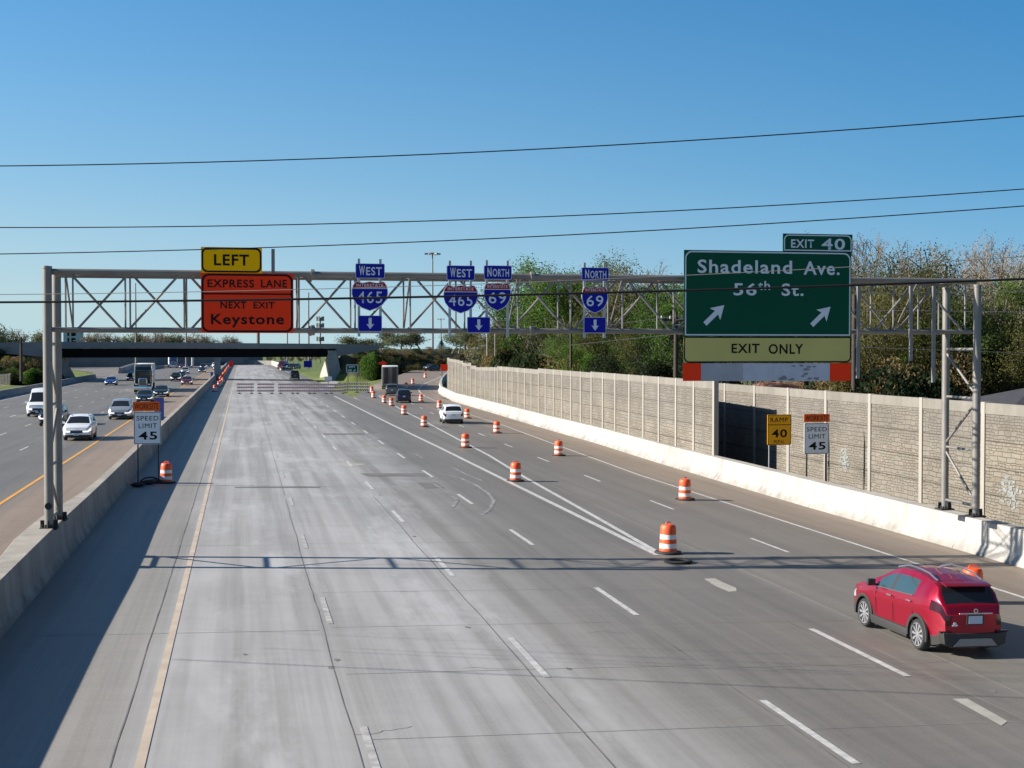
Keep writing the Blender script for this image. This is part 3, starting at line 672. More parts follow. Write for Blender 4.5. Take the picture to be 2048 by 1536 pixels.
for (yy, z, r) in ((ya, ZTC, .088), (yb, ZTC, .088), (ya, ZBC, .07), (yb, ZBC, .07)):
    MB().tube(gl_(XL, yy, z), gl_(XR, yy, z), r, 14).build('chord', M['galv'], gan, smooth=True)
x0 = PY(130, 600, YG).x; sp_ = (XR - .35 - x0) / 17
web = [MB(), MB(), MB()]
for k in range(18):
    x = x0 + k * sp_
    for yy in (ya, yb): web[2].tube(gl_(x, yy, ZBC), gl_(x, yy, ZTC), .028, 6)
    web[2].tube(gl_(x, ya, ZTC), gl_(x, yb, ZTC), .028, 6); web[2].tube(gl_(x, ya, ZBC), gl_(x, yb, ZBC), .028, 6)
    if k % 2 == 0: web[2].tube(gl_(x, ya, ZTC), gl_(x, yb, ZBC), .028, 6)
    if k < 17:
        xa, xb = x + .09, x + sp_ - .09
        up = k % 2
        web[0].tube(gl_(xa, ya, ZBC if up else ZTC), gl_(xb, ya, ZTC if up else ZBC), .036, 8)
        web[1].tube(gl_(xa, yb, ZTC if up else ZBC), gl_(xb, yb, ZBC if up else ZTC), .036, 8)
        web[2].tube(gl_(x, ya if up else yb, ZTC), gl_(x + sp_, yb if up else ya, ZTC), .025, 6)
        web[2].tube(gl_(x, ya if up else yb, ZBC), gl_(x + sp_, yb if up else ya, ZBC), .025, 6)
for w, n in zip(web, ('diagonal_web', 'diagonal_web', 'strut_web')): w.build(n, M['galv_d'] if n == 'strut_web' else M['galv'], gan, smooth=True)
for px in (626, 1066):                                         # bolted splice flanges
    x = PY(px, 600, YG).x
    for yy, z in ((ya, ZTC), (yb, ZTC), (ya, ZBC), (yb, ZBC)):
        mb = MB(); mb.lathe(gl_(x, yy, z), [(.07, -.07), (.1, -.07), (.1, -.05), (.155, -.05), (.155, .05), (.1, .05), (.1, .07), (.07, .07)], 14, axis='X'); mb.build('splice_flange', M['galv_d'], gan)
YS = YG - .06                                                  # plane of the mounting beams
for px, y0, y1 in ((546, 498, 660), (1717, 572, 757), (1822, 572, 722), (1868, 572, 765), (1436, 520, 758), (1560, 520, 758), (1650, 520, 758), (440, 500, 660), (500, 500, 660)):
    a = PY(px, y0, YS); b = PY(px, y1, YS)
    MB().box(gl_(a.x, YS, (a.z + b.z) / 2), (.1, .09, a.z - b.z)).build('mounting_beam', M['galv_d'], gan)
# ================================================================ SIGNS
def textmesh(name, txt, x0, x1, z0, z1, y, m, parent, bold=.02, depth=.004, rotz=0, base=(0, 0, 0), nofit=False):
    """lettering fitted into a rectangle on a plane facing -Y; coordinates local to the parent"""
    cu = bpy.data.curves.new(name, 'FONT'); cu.body = txt; cu.offset = bold; cu.extrude = 0; cu.resolution_u = 3; cu.space_character = 1.12
    to = bpy.data.objects.new(name, cu); SC.collection.objects.link(to)
    dg = bpy.context.evaluated_depsgraph_get(); dg.update(); me = bpy.data.meshes.new_from_object(to.evaluated_get(dg))
    bpy.data.objects.remove(to); bpy.data.curves.remove(cu)
    xs = [v.co.x for v in me.vertices]; zs = [v.co.y for v in me.vertices]
    sx = (x1 - x0) / (max(xs) - min(xs)); sz = (z1 - z0) / (max(zs) - min(zs)); mx, mz = min(xs), min(zs)
    for v in me.vertices:
        v.co = Vector((x0 + (v.co.x - mx) * sx, y, z0 + (v.co.y - mz) * sz))
    me.materials.clear(); me.materials.append(m); me.name = name
    o = bpy.data.objects.new(name, me); SC.collection.objects.link(o); o.parent = parent; return o
def rr_poly(x0, x1, z0, z1, r, n=6, corners=(1, 1, 1, 1)):
    P = []
    for (cx, cz, a0, on) in ((x1 - r, z1 - r, 0, corners[0]), (x0 + r, z1 - r, 90, corners[1]), (x0 + r, z0 + r, 180, corners[2]), (x1 - r, z0 + r, 270, corners[3])):
        if on:
            for k in range(n + 1): t = R(a0 + 90 * k / n); P.append((cx + r * math.cos(t), cz + r * math.sin(t)))
        else:
            P.append({0: (x1, z1), 90: (x0, z1), 180: (x0, z0), 270: (x1, z0)}[a0])
    return P
def face(mb, poly, y, mi=0): return mb.add([(x, y, z) for x, z in poly], [tuple(range(len(poly)))[::-1]], mi)
def ring(mb, p, q, y, mi=0):
    n = len(p); return mb.add([(x, y, z) for x, z in p] + [(x, y, z) for x, z in q], [(i, n + i, n + (i + 1) % n, (i + 1) % n) for i in range(n)], mi)
def plate(name, parent, x0, x1, z0, z1, m, mborder=None, bw=.05, ins=.02, r=.1, y=0, th=.03, square=True, corners=(1, 1, 1, 1)):
    mb = MB(); mats = [m]
    poly = rr_poly(x0, x1, z0, z1, .005 if square else r, 2 if square else 6)
    mb.prism(poly, y, y + th)
    if mborder:
        mats.append(mborder)
        a = rr_poly(x0 + ins, x1 - ins, z0 + ins, z1 - ins, r, 6, corners); b = rr_poly(x0 + ins + bw, x1 - ins - bw, z0 + ins + bw, z1 - ins - bw, max(.01, r - bw * .6), 6, corners)
        if len(a) == len(b): ring(mb, a, b, y - .004, 1)
    return mb.build(name, mats, parent, fix=False)
def arrow(name, parent, cx, cz, L, wd, hw, ang, m, y):
    """shaft width wd, head width hw; ang = direction in degrees"""
    P = [(-L / 2, -wd / 2), (L * .1, -wd / 2), (L * .02, -hw / 2), (L / 2, 0), (L * .02, hw / 2), (L * .1, wd / 2), (-L / 2, wd / 2)]
    c, s = math.cos(R(ang)), math.sin(R(ang)); mb = MB()
    V = [(cx + c * a - s * b, y, cz + s * a + c * b) for a, b in P]
    mb.add(V, [(0, 1, 5, 6), (1, 2, 3), (1, 3, 5), (5, 3, 4)]); return mb.build(name, m, parent, fix=False)
class SG:
    """a sign assembly drawn from photo pixels on the vertical plane Y"""
    def __init__(s, name, label, cat, Y, px, py, group=None):
        s.o = PY(px, py, Y); s.Y = Y; s.e = empty(name, s.o, 0, label, cat, group)
    def x(s, px, py=600): return PY(px, py, s.Y).x - s.o.x
    def z(s, px, py): return PY(px, py, s.Y).z - s.o.z
    def rect(s, x0, x1, y0, y1):
        xm = (x0 + x1) / 2; ym = (y0 + y1) / 2; return s.x(x0, ym), s.x(x1, ym), s.z(xm, y1), s.z(xm, y0)
YP = YG - .16
# --- orange express lane sign with yellow LEFT tab
s = SG('express_lane_sign', 'large orange EXPRESS LANE NEXT EXIT sign with a yellow LEFT tab on the gantry', 'road sign', YP, 494, 666)
r_ = s.rect(402, 524, 494.5, 546); p = plate('tab_panel', s.e, *r_, M['yellows'], M['ink'], .05, .015, .16)
r_ = s.rect(428, 498, 509, 531); textmesh('lettering', 'LEFT', *r_, -.008, M['ink'], p, .022)
r_ = s.rect(402, 587, 546.6, 666); p = plate('panel', s.e, *r_, M['osheet'], M['ink'], .055, .02, .2)
for txt, a in (('EXPRESS', (415, 508, 559, 575)), ('LANE', (522, 574, 559.5, 575)), ('NEXT', (441, 493, 603, 617)), ('EXIT', (507, 549, 604, 617)), ('Keystone', (422, 568, 628, 655))):
    textmesh('lettering', txt, *s.rect(*a), -.008, M['ink'], p, .018)
r_ = s.rect(407, 583, 586.5, 589.5); mb = MB(); face(mb, [(r_[0], r_[2]), (r_[1], r_[2]), (r_[1], r_[3]), (r_[0], r_[3])], -.007); mb.build('divider_line', M['ink'], p, fix=False)
# --- route markers
def shield_poly(cx, ztop_, w, h):
    L = [(-.36, 1.0), (-.2, .955), (0, 1.0), (.2, .955), (.36, 1.0), (.405, .985), (.47, .86), (.5, .7), (.5, .56), (.455, .38), (.36, .22), (.22, .1), (0, 0), (-.22, .1), (-.36, .22), (-.455, .38), (-.5, .56), (-.5, .7), (-.47, .86), (-.405, .985)]
    return [(cx + a * w, ztop_ - h + b * h) for a, b in L]
def clip_z(poly, z, above):
    out = []
    for i in range(len(poly)):
        a, b = poly[i], poly[(i + 1) % len(poly)]
        ina = (a[1] >= z) == above; inb = (b[1] >= z) == above
        if ina: out.append(a)
        if ina != inb: t = (z - a[1]) / (b[1] - a[1]); out.append((a[0] + t * (b[0] - a[0]), z))
    return out
def shield(s, x0, x1, y0, y1, num):
    a, b, zb, zt = s.rect(x0, x1, y0, y1); cx = (a + b) / 2; w = b - a; h = zt - zb
    mb = MB(); mb.prism(shield_poly(cx, zt, w, h), 0, .02)
    inner = shield_poly(cx, zt - .015, w - .04, h - .035)
    zl = zt - h * .235
    face(mb, clip_z(inner, zl - .012, False), -.004, 1); face(mb, clip_z(inner, zl + .012, True), -.004, 2)
    p = mb.build('shield', [M['legend'], M['blue'], M['redb']], s.e, fix=False)
    textmesh('lettering', 'INTERSTATE', cx - w * .37, cx + w * .37, zl + .045, zl + .045 + h * .105, -.009, M['legend'], p, .015)
    k = .34 if len(num) == 3 else .32
    textmesh('lettering', num, cx - w * k, cx + w * k, zl - h * .5, zl - h * .1, -.009, M['legend'], p, .006)
def dirplate(s, x0, x1, y0, y1, txt):
    p = plate('direction_plate', s.e, *s.rect(x0, x1, y0, y1), M['blue'], M['legend'], .012, .0, .04, square=False)
    a, b, c, d = s.rect(x0, x1, y0, y1); w = b - a; h = d - c
    textmesh('lettering', txt[0], a + w * .12, a + w * (.12 + (.2 if txt[0] == 'W' else .15)), c + h * .2, d - h * .16, -.009, M['legend'], p, .03)
    textmesh('lettering', txt[1:], a + w * (.36 if txt[0] == 'W' else .31), b - w * .1, c + h * .2, d - h * .24, -.009, M['legend'], p, .02)
def arrplate(s, x0, x1, y0, y1):
    p = plate('arrow_plate', s.e, *s.rect(x0, x1, y0, y1), M['blue'], M['legend'], .01, .0, .03, square=False)
    a, b, c, d = s.rect(x0, x1, y0, y1); arrow('arrow', p, (a + b) / 2, (c + d) / 2, (d - c) * .7, (b - a) * .13, (b - a) * .34, -90, M['legend'], -.009)
def posts(s, L, y=.04):
    for x, y0, y1 in L:
        a = s.x(x, y0); z1 = s.z(x, y0); z0 = s.z(x, y1); MB().box((a, y + .03, (z0 + z1) / 2), (.075, .05, z1 - z0)).build('mounting_post', M['alu'], s.e)
s = SG('route_sign', 'blue WEST 465 shield with a down arrow, leftmost route sign on the gantry', 'road sign', YP, 740, 663, 'interstate route signs on the gantry')
posts(s, [(718, 517, 673), (761, 518, 673)]); dirplate(s, 711, 769.5, 527, 556.5, 'WEST'); shield(s, 703, 776, 563, 622, '465'); arrplate(s, 716.5, 764, 631, 663)
s = SG('route_sign', 'paired blue WEST 465 and NORTH 69 shields over one down arrow, middle of the gantry', 'road sign', YP, 957, 665, 'interstate route signs on the gantry')
posts(s, [(900, 521, 674), (942, 521, 664), (974, 520, 664), (1016, 521, 674)]); dirplate(s, 893.5, 949.5, 531, 560.5, 'WEST'); shield(s, 886.5, 956, 570.5, 627, '465')
dirplate(s, 968, 1023.5, 531, 559, 'NORTH'); shield(s, 967.5, 1022, 565.5, 622, '69'); arrplate(s, 934.5, 980.5, 634, 665.5)
s = SG('route_sign', 'blue NORTH 69 shield with a down arrow standing alone left of the green exit sign', 'road sign', YP, 1190, 666, 'interstate route signs on the gantry')
posts(s, [(1170, 525, 676), (1210, 525, 676)]); dirplate(s, 1163.5, 1218, 535, 562, 'NORTH'); shield(s, 1163.5, 1216, 573, 627, '69'); arrplate(s, 1168, 1212, 634.5, 666)
# --- green exit sign
s = SG('exit_sign', 'huge green Shadeland Ave. 56th St. sign with EXIT ONLY strip and EXIT 40 tab', 'road sign', YP, 1535, 725)
s.rect_ = s.rect
p = plate('tab_panel', s.e, *s.rect(1566, 1705, 468, 504), M['green'], M['legend'], .035, .03, .16, corners=(1, 1, 0, 0))
textmesh('lettering', 'EXIT', *s.rect(1582, 1628, 479, 495.5), -.008, M['legend'], p, .02); textmesh('lettering', '40', *s.rect(1643, 1690, 477, 499.5), -.008, M['legend'], p, .018)
p = plate('panel', s.e, *s.rect(1368, 1702.5, 502, 673), M['green'], M['legend'], .04, .03, .22, corners=(1, 1, 0, 0))
for txt, a, b in (('Shadeland', (1395, 1584, 520, 547), .018), ('Ave.', (1607, 1679, 523, 550), .018), ('56', (1467, 1513, 566, 591), .018), ('th', (1516, 1540, 562, 580), .015), ('St.', (1563, 1607, 567, 592), .018)):
    textmesh('lettering', txt, *s.rect(*a), -.008, M['legend'], p, b)
for cx, cy in ((1429, 629), (1642, 632)):
    arrow('arrow', p, s.x(cx, cy), s.z(cx, cy), .86, .15, .5, 43, M['legend'], -.009)
p = plate('exit_only_panel', s.e, *s.rect(1367.5, 1702, 673.5, 725), M['olive'], M['ink'], .04, .0, .16, y=-.005, corners=(0, 0, 1, 1))
textmesh('lettering', 'EXIT', *s.rect(1463, 1519, 687.5, 706), -.014, M['ink'], p, .018); textmesh('lettering', 'ONLY', *s.rect(1537, 1606, 688, 708), -.014, M['ink'], p, .018)
a = s.rect(1366, 1701.5, 726.5, 762)
for x0, x1, m, nm in ((1366, 1402, 'osheet', 'orange_square'), (1402, 1486, 'sheet', 'bare_strip'), (1486, 1547, 'sheet2', 'bare_strip'), (1547, 1659.5, 'sheet2', 'bare_strip'), (1659.5, 1701.5, 'osheet', 'orange_square')):
    q = s.rect(x0, x1, 726.5, 762); mb = MB(); mb.prism([(q[0] + .002, q[2]), (q[1] - .002, q[2]), (q[1] - .002, q[3]), (q[0] + .002, q[3])], .0, .02)
    if x0 == 1547:
        random.seed(3)
        for cx, cy, w in ((1566, 756, 13), (1583, 759, 8), (1587, 732, 5), (1603, 731, 5), (1613, 739, 8), (1612, 748, 6), (1606, 752, 5), (1620, 757, 7), (1632, 757, 8), (1628, 733, 5), (1618, 734, 6)):
            P = []
            for k in range(9):
                t = k * math.tau / 9; rr_ = w * random.uniform(.5, 1.1); P.append((s.x(cx + rr_ * math.cos(t), cy), s.z(cx, min(761, cy + rr_ * .45 * math.sin(t)))))
            face(mb, P, -.003, 1)
    mb.build(nm, [M[m], M['sheetd']], s.e, fix=False)
# --- ground mounted signs
def speed_sign(lab, base_l, base_r, Y, plaque, panel, zb, posts_, text, rz=0):
    cx = (panel[0] + panel[1]) / 2; s = SG('speed_limit_sign', lab, 'road sign', Y, cx, panel[3], 'worksite speed limit signs')
    for px, y0, y1 in posts_:
        X = s.x(px, (y0 + y1) / 2); MB().box((X, .05, (s.z(px, y0) + s.z(px, y1)) / 2), (.06, .05, s.z(px, y0) - s.z(px, y1))).build('post', M['blackp'], s.e)
    p = plate('plaque', s.e, *s.rect(*plaque), M['osheet2'], M['osheet2'], .01, .01, .04, square=False); q = s.rect(*plaque); w = q[1] - q[0]; h = q[3] - q[2]
    textmesh('lettering', 'WORKSITE', q[0] + w * .06, q[1] - w * .06, q[2] + h * .17, q[3] - h * .17, -.008, M['ink'], p, .0)
    p = plate('panel', s.e, *s.rect(*panel), M['white'], M['ink'], .022, .02, .06, square=False); q = s.rect(*panel); w = q[1] - q[0]; h = q[3] - q[2]
    textmesh('lettering', 'SPEED', q[0] + w * .1, q[1] - w * .09, q[2] + h * .73, q[2] + h * .87, -.008, M['ink'], p, .0)
    textmesh('lettering', 'LIMIT', q[0] + w * .18, q[1] - w * .15, q[2] + h * .5, q[2] + h * .64, -.008, M['ink'], p, .0)
    textmesh('lettering', '45', q[0] + w * .18, q[1] - w * .14, q[2] + h * .14, q[2] + h * .39, -.008, M['ink'], p, .02)
    return s
bp_ = G(297, 970)
speed_sign('white SPEED LIMIT 45 sign with orange plaque beside the median barrier', 0, 0, bp_.y, (265.5, 320, 803.5, 822), (267.5, 322, 823.5, 888.5), 0, [(276, 880, 973), (317, 880, 965)], '')
YW = 62.0
speed_sign('grey SPEED LIMIT 45 sign with dull orange plaque before the recessed noise wall', 0, 0, 58.8, (1608, 1659.5, 828, 844), (1608.5, 1658, 846, 908), 0, [(1614, 905, 990), (1652, 905, 990)], '')
s = SG('ramp_speed_sign', 'amber RAMP 40 MPH advisory sign on two posts in front of the noise wall', 'road sign', 62.7, 1558, 888)
for px in (1539, 1579): MB().box((s.x(px, 900), .05, (s.z(px, 885) + s.z(px, 985)) / 2), (.05, .05, s.z(px, 885) - s.z(px, 985))).build('post', M['alu'], s.e)
p = plate('panel', s.e, *s.rect(1535, 1582.5, 829, 890), M['amber'], M['ink'], .02, .02, .06, square=False)
textmesh('lettering', 'RAMP', *s.rect(1541, 1575.5, 835, 844.5), -.008, M['ink'], p, .0); textmesh('lettering', '40', *s.rect(1543.5, 1574, 858.5, 875), -.008, M['ink'], p, .02); textmesh('lettering', 'M.P.H.', *s.rect(1548, 1569, 880, 887), -.008, M['ink'], p, .0)
q = s.rect(1536, 1581.5, 849, 850.3); mb = MB(); face(mb, [(q[0], q[2]), (q[1], q[2]), (q[1], q[3]), (q[0], q[3])], -.007); mb.build('divider_line', M['ink'], p, fix=False)
# sandbags and hoses at the foot of the near sign
mb = MB()
def bag(mb, c, a, b, h, rot, seed=0):
    random.seed(seed); rows = []
    for j in range(7):
        t = -math.pi / 2 + math.pi * j / 6; rows.append([(c[0] + math.cos(rot) * a * math.cos(t) * math.cos(u) - math.sin(rot) * b * math.cos(t) * math.sin(u), c[1] + math.sin(rot) * a * math.cos(t) * math.cos(u) + math.cos(rot) * b * math.cos(t) * math.sin(u), c[2] + h * (math.sin(t) * .5 + .5) * (1 + .15 * random.random())) for u in [k * math.tau / 12 for k in range(12)]])
    mb.grid(rows, closed=True)
c0 = G(276, 974); c1 = G(316, 967)
for nm, c, lab in (('sandbag', (c0.x, c0.y - .05, c0.z), 'dark sandbag on the left foot of the near speed limit sign'), ('sandbag', (c1.x - .15, c1.y, c1.z), 'dark sandbag on the right foot of the near speed limit sign'), ('sandbag', ((c0.x + c1.x) / 2, (c0.y + c1.y) / 2 + .2, c0.z), 'dark sandbag lying between the feet of the near speed limit sign')):
    mb = MB(); bag(mb, c, .34, .2, .2, .2, int(c[0] * 10)); tag(mb.build(nm, M['black'], smooth=True), lab, 'sandbag', 'sandbags at the near speed limit sign')
mb = MB()
for k in range(14):
    t0, t1 = k * math.pi / 14, (k + 1) * math.pi / 14; cx, cy = (c0.x + c1.x) / 2 + .1, (c0.y + c1.y) / 2
    mb.tube((cx - .45 * math.cos(t0), cy, c0.z + .1 + .25 * math.sin(t0)), (cx - .45 * math.cos(t1), cy, c0.z + .1 + .25 * math.sin(t1)), .04, 6)
tag(mb.build('rubber_strip', M['black']), 'black curved rubber strip lying at the foot of the near speed limit sign', 'rubber strip')
# ================================================================ TRAFFIC DRUMS
def make_drum():
    e = empty('traffic_drum')
    prof = [(.0, .03), (.285, .03), (.29, .09), (.275, .2), (.272, .215), (.272, .36), (.268, .375), (.262, .42), (.258, .43), (.258, .53), (.254, .545), (.25, .59), (.248, .6), (.248, .71), (.244, .725), (.236, .85), (.225, .9), (.2, .925), (.1, .93), (0, .93)]
    mats = [0] * 19
    for j in (4, 5): mats[j] = 1
    mats = [0, 0, 0, 0, 1, 0, 0, 0, 0, 0, 0, 0, 0, 0, 0, 0, 0, 0, 0]
    prof = [(0, .03), (.285, .03), (.292, .1), (.28, .2), (.273, .205), (.27, .345), (.276, .35), (.272, .42), (.265, .425), (.26, .565), (.266, .57), (.26, .64), (.25, .8), (.24, .88), (.2, .925), (.1, .93), (0, .93)]
    mats = [0, 0, 0, 0, 1, 0, 0, 0, 1, 0, 0, 0, 0, 0, 0, 0]
    prof = [(0, .03), (.285, .03), (.292, .1), (.28, .17), (.273, .175), (.269, .325), (.275, .33), (.27, .46), (.263, .465), (.258, .615), (.264, .62), (.256, .78), (.243, .87), (.2, .925), (.1, .93), (0, .93)]
    mats = [0, 0, 0, 0, 1, 0, 0, 0, 1, 0, 0, 0, 0, 0, 0]
    mb = MB(); mb.lathe((0, 0, 0), prof, 24, mats=mats); mb.build('barrel', [M['orange'], M['refl']], e, smooth=True, angle=35)
    mb = MB(); mb.lathe((0, 0, 0), [(.2, .0), (.43, .0), (.45, .03), (.42, .075), (.3, .085), (.2, .08)], 24); mb.build('rubber_base', M['black'], e, smooth=True)
    mb = MB(); mb.path([(-.1, 0, .925), (-.085, 0, 1.0), (.085, 0, 1.0), (.1, 0, .925)], .018, 6); mb.build('handle', M['orange'], e)
    return e
DR = [((332, 966), 'orange drum in the barrier shadow beside the near speed limit sign'), ((1336, 1106.5), 'largest drum with its carry handle showing, at the tip of the gore lines'), ((1031, 962.5), 'second drum along the gore lines, next behind the largest one'),
      ((931, 895.5), 'drum on the gore line left of and nearer than the white SUV'), ((848, 854), 'drum on the gore line just beyond the white SUV'), ((808, 829.5), 'drum on the gore line below the dark SUV'), ((783, 812), 'drum on the gore line left of the dark SUV, nearer of two close ones'),
      ((768.5, 806), 'drum on the gore line left of the dark SUV, farther of two close ones'), ((747, 796), 'front drum of the overlapping pair at the right end of the barricades'), ((743.5, 785), 'rear drum of the overlapping pair at the right end of the barricades'),
      ((1370, 1000), 'nearest drum in the line along the right ramp lane'), ((1117.5, 911.5), 'second drum in the line along the right ramp lane'), ((993.5, 866.5), 'drum in the right ramp lane just nearer than the white SUV'), ((934.5, 837), 'drum half hidden behind the right side of the white SUV'),
      ((878.5, 817), 'grimy drum behind the left side of the white SUV'), ((842, 803), 'drum standing alone to the right of the dark SUV'), ((812.5, 777), 'small drum in the trailer shadow on the ramp'), ((825.5, 768), 'drum on the ramp beyond the trailer shadow'), ((850.5, 756), 'farthest drum on the ramp, nearer than the black car'),
      ((1946, 1206), 'drum hidden behind the red SUV with only its top showing')]
proto = make_drum(); first = True
rnd = random.Random(5)
drum_list = []
for (px, lab) in DR:
    p = G(px[0], px[1], ramp=px[0] > 745)
    drum_list.append((p, lab, None))
bx = [(429.5, 783), (438, 774), (442, 771), (446, 766)]
labs = ['nearest drum in the shade of the median barrier, left of the barricades', 'first of the drums bunched by the bridge pier', 'second of the drums bunched by the bridge pier', 'third of the drums bunched by the bridge pier']
for px, lab in zip(bx, labs): drum_list.append((G(*px), lab, None))
for k in range(26):
    drum_list.append((Vector((-4.1 + rnd.uniform(-.15, .15), 262 + k * 8.5, .08)), 'small drum in the file beyond the pier', None))
for i, (p, lab, _) in enumerate(drum_list):
    o = proto if first else copy_tree(proto); first = False
    o.location = p; o.rotation_euler = (rnd.uniform(-.025, .025), rnd.uniform(-.025, .025), rnd.uniform(-.6, .6)); tag(o, lab, 'traffic drum', 'orange and white traffic drums')
mb = MB(); rows = []
for k in range(29):
    t = k * math.tau / 28; rows.append([(math.cos(t) * (.36 + .09 * math.cos(u)), math.sin(t) * (.36 + .09 * math.cos(u)), .05 + .05 * math.sin(u)) for u in [j * math.tau / 8 for j in range(8)]])
mb.grid(rows, closed=True); o = mb.build('loose_drum_base', M['black'], smooth=True, fix=False); o.location = G(1356, 1125); tag(o, 'loose black rubber ring lying flat in front of the largest drum', 'rubber ring')
# ================================================================ BARRICADES
rail = []
def make_barricade(flip):
    e = empty('barricade')
    for zc in (1.36, .92, .46):
        mb = MB(); L = 2.36; mb.box((0, 0, zc), (L, .03, .26))
        k = -1.2
        while k < 1.2:
            a, b = k, k + .17; s_ = .2 if flip else -.2
            P = [(a, zc - .13), (b, zc - .13), (b + s_, zc + .13), (a + s_, zc + .13)]
            P = [(max(-L / 2, min(L / 2, x)), z) for x, z in P]
            face(mb, P, -.0185, 1); k += .34
        mb.build('rail', [M['rail_w'], M['rail_o']], e, fix=False)
    for sx in (-.85, .85):
        mb = MB(); mb.box((sx, .03, .75), (.05, .04, 1.5)); mb.build('upright', M['alu'], e)
        mb = MB(); mb.box((sx, .03, .04), (.05, 1.3, .05)); mb.build('foot', M['alu'], e)
        mb = MB(); bag(mb, (sx, -.4, .05), .3, .2, .14, 0, int(sx * 10)); mb.build('sandbag', M['black'], e, smooth=True)
    return e
M['rail_w'] = mat('rail_white', (.9, .86, .86), .7, spec=.1); M['rail_o'] = mat('faded_orange_stripe', (.42, .05, .02), .5)
XB = [(473.9, 507.6), (515, 548), (556.6, 590), (590, 624), (624, 657), (657, 689), (690, 715), (711, 737)]
labB = ['leftmost striped barricade, by the yellow edge line', 'second striped barricade from the left', 'third striped barricade from the left, after a gap', 'fourth striped barricade from the left', 'striped barricade in front of the white notice sign', 'striped barricade left of the EXIT 40 sign post', 'striped barricade between the two posts of the EXIT 40 sign', 'rightmost striped barricade, by the pair of drums']
pr = {}
for i, ((a, b), lab) in enumerate(zip(XB, labB)):
    fl = i == 1
    if fl not in pr: pr[fl] = make_barricade(fl); o = pr[fl]
    else: o = copy_tree(pr[fl])
    p = G((a + b) / 2, 788 if i < 6 else 786); o.location = (p.x, p.y, p.z); o.rotation_euler = (0, 0, rnd.uniform(-.08, .03) if i != 5 else .1); tag(o, lab, 'barricade', 'striped barricades closing the lanes')
# ================================================================ SMALL FAR SIGNS
def small_sign(name, lab, cat, rect, base_y, posts_, m, mb_=None, Y=None, texts=(), arrows=(), group=None):
    cx = (rect[0] + rect[1]) / 2
    s = SG(name, lab, cat, Y, cx, rect[3], group)
    for px in posts_:
        X = s.x(px, base_y); z0 = s.z(px, base_y); z1 = s.z(px, rect[2]); MB().box((X, .08, (z0 + z1) / 2), (.12, .08, z1 - z0)).build('post', M['galv_d'], s.e)
    p = plate('panel', s.e, *s.rect(*rect), m, mb_, .09, .02, .12)
    for t, a in texts: textmesh('lettering', t, *s.rect(*a), -.02, M['legend'], p, .03)
    for (x, y, L, ang) in arrows: arrow('arrow', p, s.x(x, y), s.z(x, y), L, L * .2, L * .6, ang, M['legend'], -.02)
    return s
pE = G(704, 787).y
small_sign('gore_exit_sign', 'green EXIT 40 sign with an arrow standing behind the right-hand barricades', 'road sign', (692.5, 716.5, 729, 745.5), 785, (696, 714), M['green_l'] if 'green_l' in M else M['green'], M['legend'], pE + 12, (('EXIT', (698, 710, 732, 735.5)), ('40', (695.5, 703.5, 738.5, 743))), ((709, 741, .5, 45),))
small_sign('blue_sign', 'small blue guide sign beyond the overpass', 'road sign', (607.5, 624, 721.5, 734.5), 741, (616,), M['blue'], M['blue'], 360)
mN = mat('notice_white', (.6, .6, .62), .5)
small_sign('notice_sign', 'small white notice sign with faint red writing in the grass behind the barricades', 'road sign', (649, 664, 753, 761.5), 767, (656.5,), mN, mN, G(656, 768).y)
for (rc, yb_, pst, lab, YY) in (((757, 774, 722.5, 731.5), 757, (765.5,), 'orange diamond work sign above and behind the trailer truck', 262), ((881.5, 895, 728.5, 741), 755, (884,), 'square orange work sign at the end of the noise wall', 190), ((458, 466, 722, 733), 737, (462,), 'far orange work sign beside the median barrier', 430)):
    if lab.startswith('orange diamond'):
        s = SG('work_sign', lab, 'road sign', YY, 765.5, 727, 'orange work signs'); MB().box((0, .06, -1.0), (.08, .05, 3.4)).build('post', M['galv_d'], s.e)
        mb = MB(); mb.prism([(-.95, .1), (0, -.45), (.95, .1), (.2, .45), (-.3, .35)], 0, .03); mb.build('panel', M['osheet'], s.e)
    else: small_sign('work_sign', lab, 'road sign', rc, yb_, pst, M['osheet'], None, YY, group='orange work signs')
mb_b = mat('blue_banner', (.03, .07, .3), .5)
for (rc, lab) in (((309, 328, 795, 840.5), 'tall narrow blue panel standing on the shoulder behind the near speed limit sign'), ((421, 426.5, 744, 762), 'smaller distant blue panel standing on the shoulder left of the pier')):
    b_ = G(rc[0] + 5, rc[3], False); s = SG('marker_board', lab, 'marker board', b_.y, (rc[0] + rc[1]) / 2, rc[3], 'blue marker panels'); q = s.rect(*rc)
    mb = MB(); mb.prism([(q[0], 0), (q[1], 0), (q[1], q[3]), (q[0], q[3])], 0, .08); mb.build('panel', mb_b, s.e); MB().box((0, .1, .04), (.9, .5, .06)).build('foot', M['black'], s.e)
for px in ((381, 805), (399, 775)):
    mb = MB(); bag(mb, G(*px) + Vector((0, 0, .0)), .5, .3, .12, .3, px[0]); tag(mb.build('tyre_scrap', M['black'], smooth=True), 'scrap of black tyre on the left shoulder, ' + ('nearer one' if px[0] == 381 else 'farther one'), 'tyre scrap', 'tyre scraps on the shoulder')
s = SG('warning_sign', 'tiny yellow diamond warning sign on the embankment in front of the trees', 'road sign', 300, 940, 692); mb = MB(); mb.prism([(-.75, 0), (0, -.75), (.75, 0), (0, .75)], 0, .04); mb.build('panel', M['yellows'], s.e); MB().box((0, .06, -1.4), (.08, .06, 2.6)).build('post', M['galv_d'], s.e)
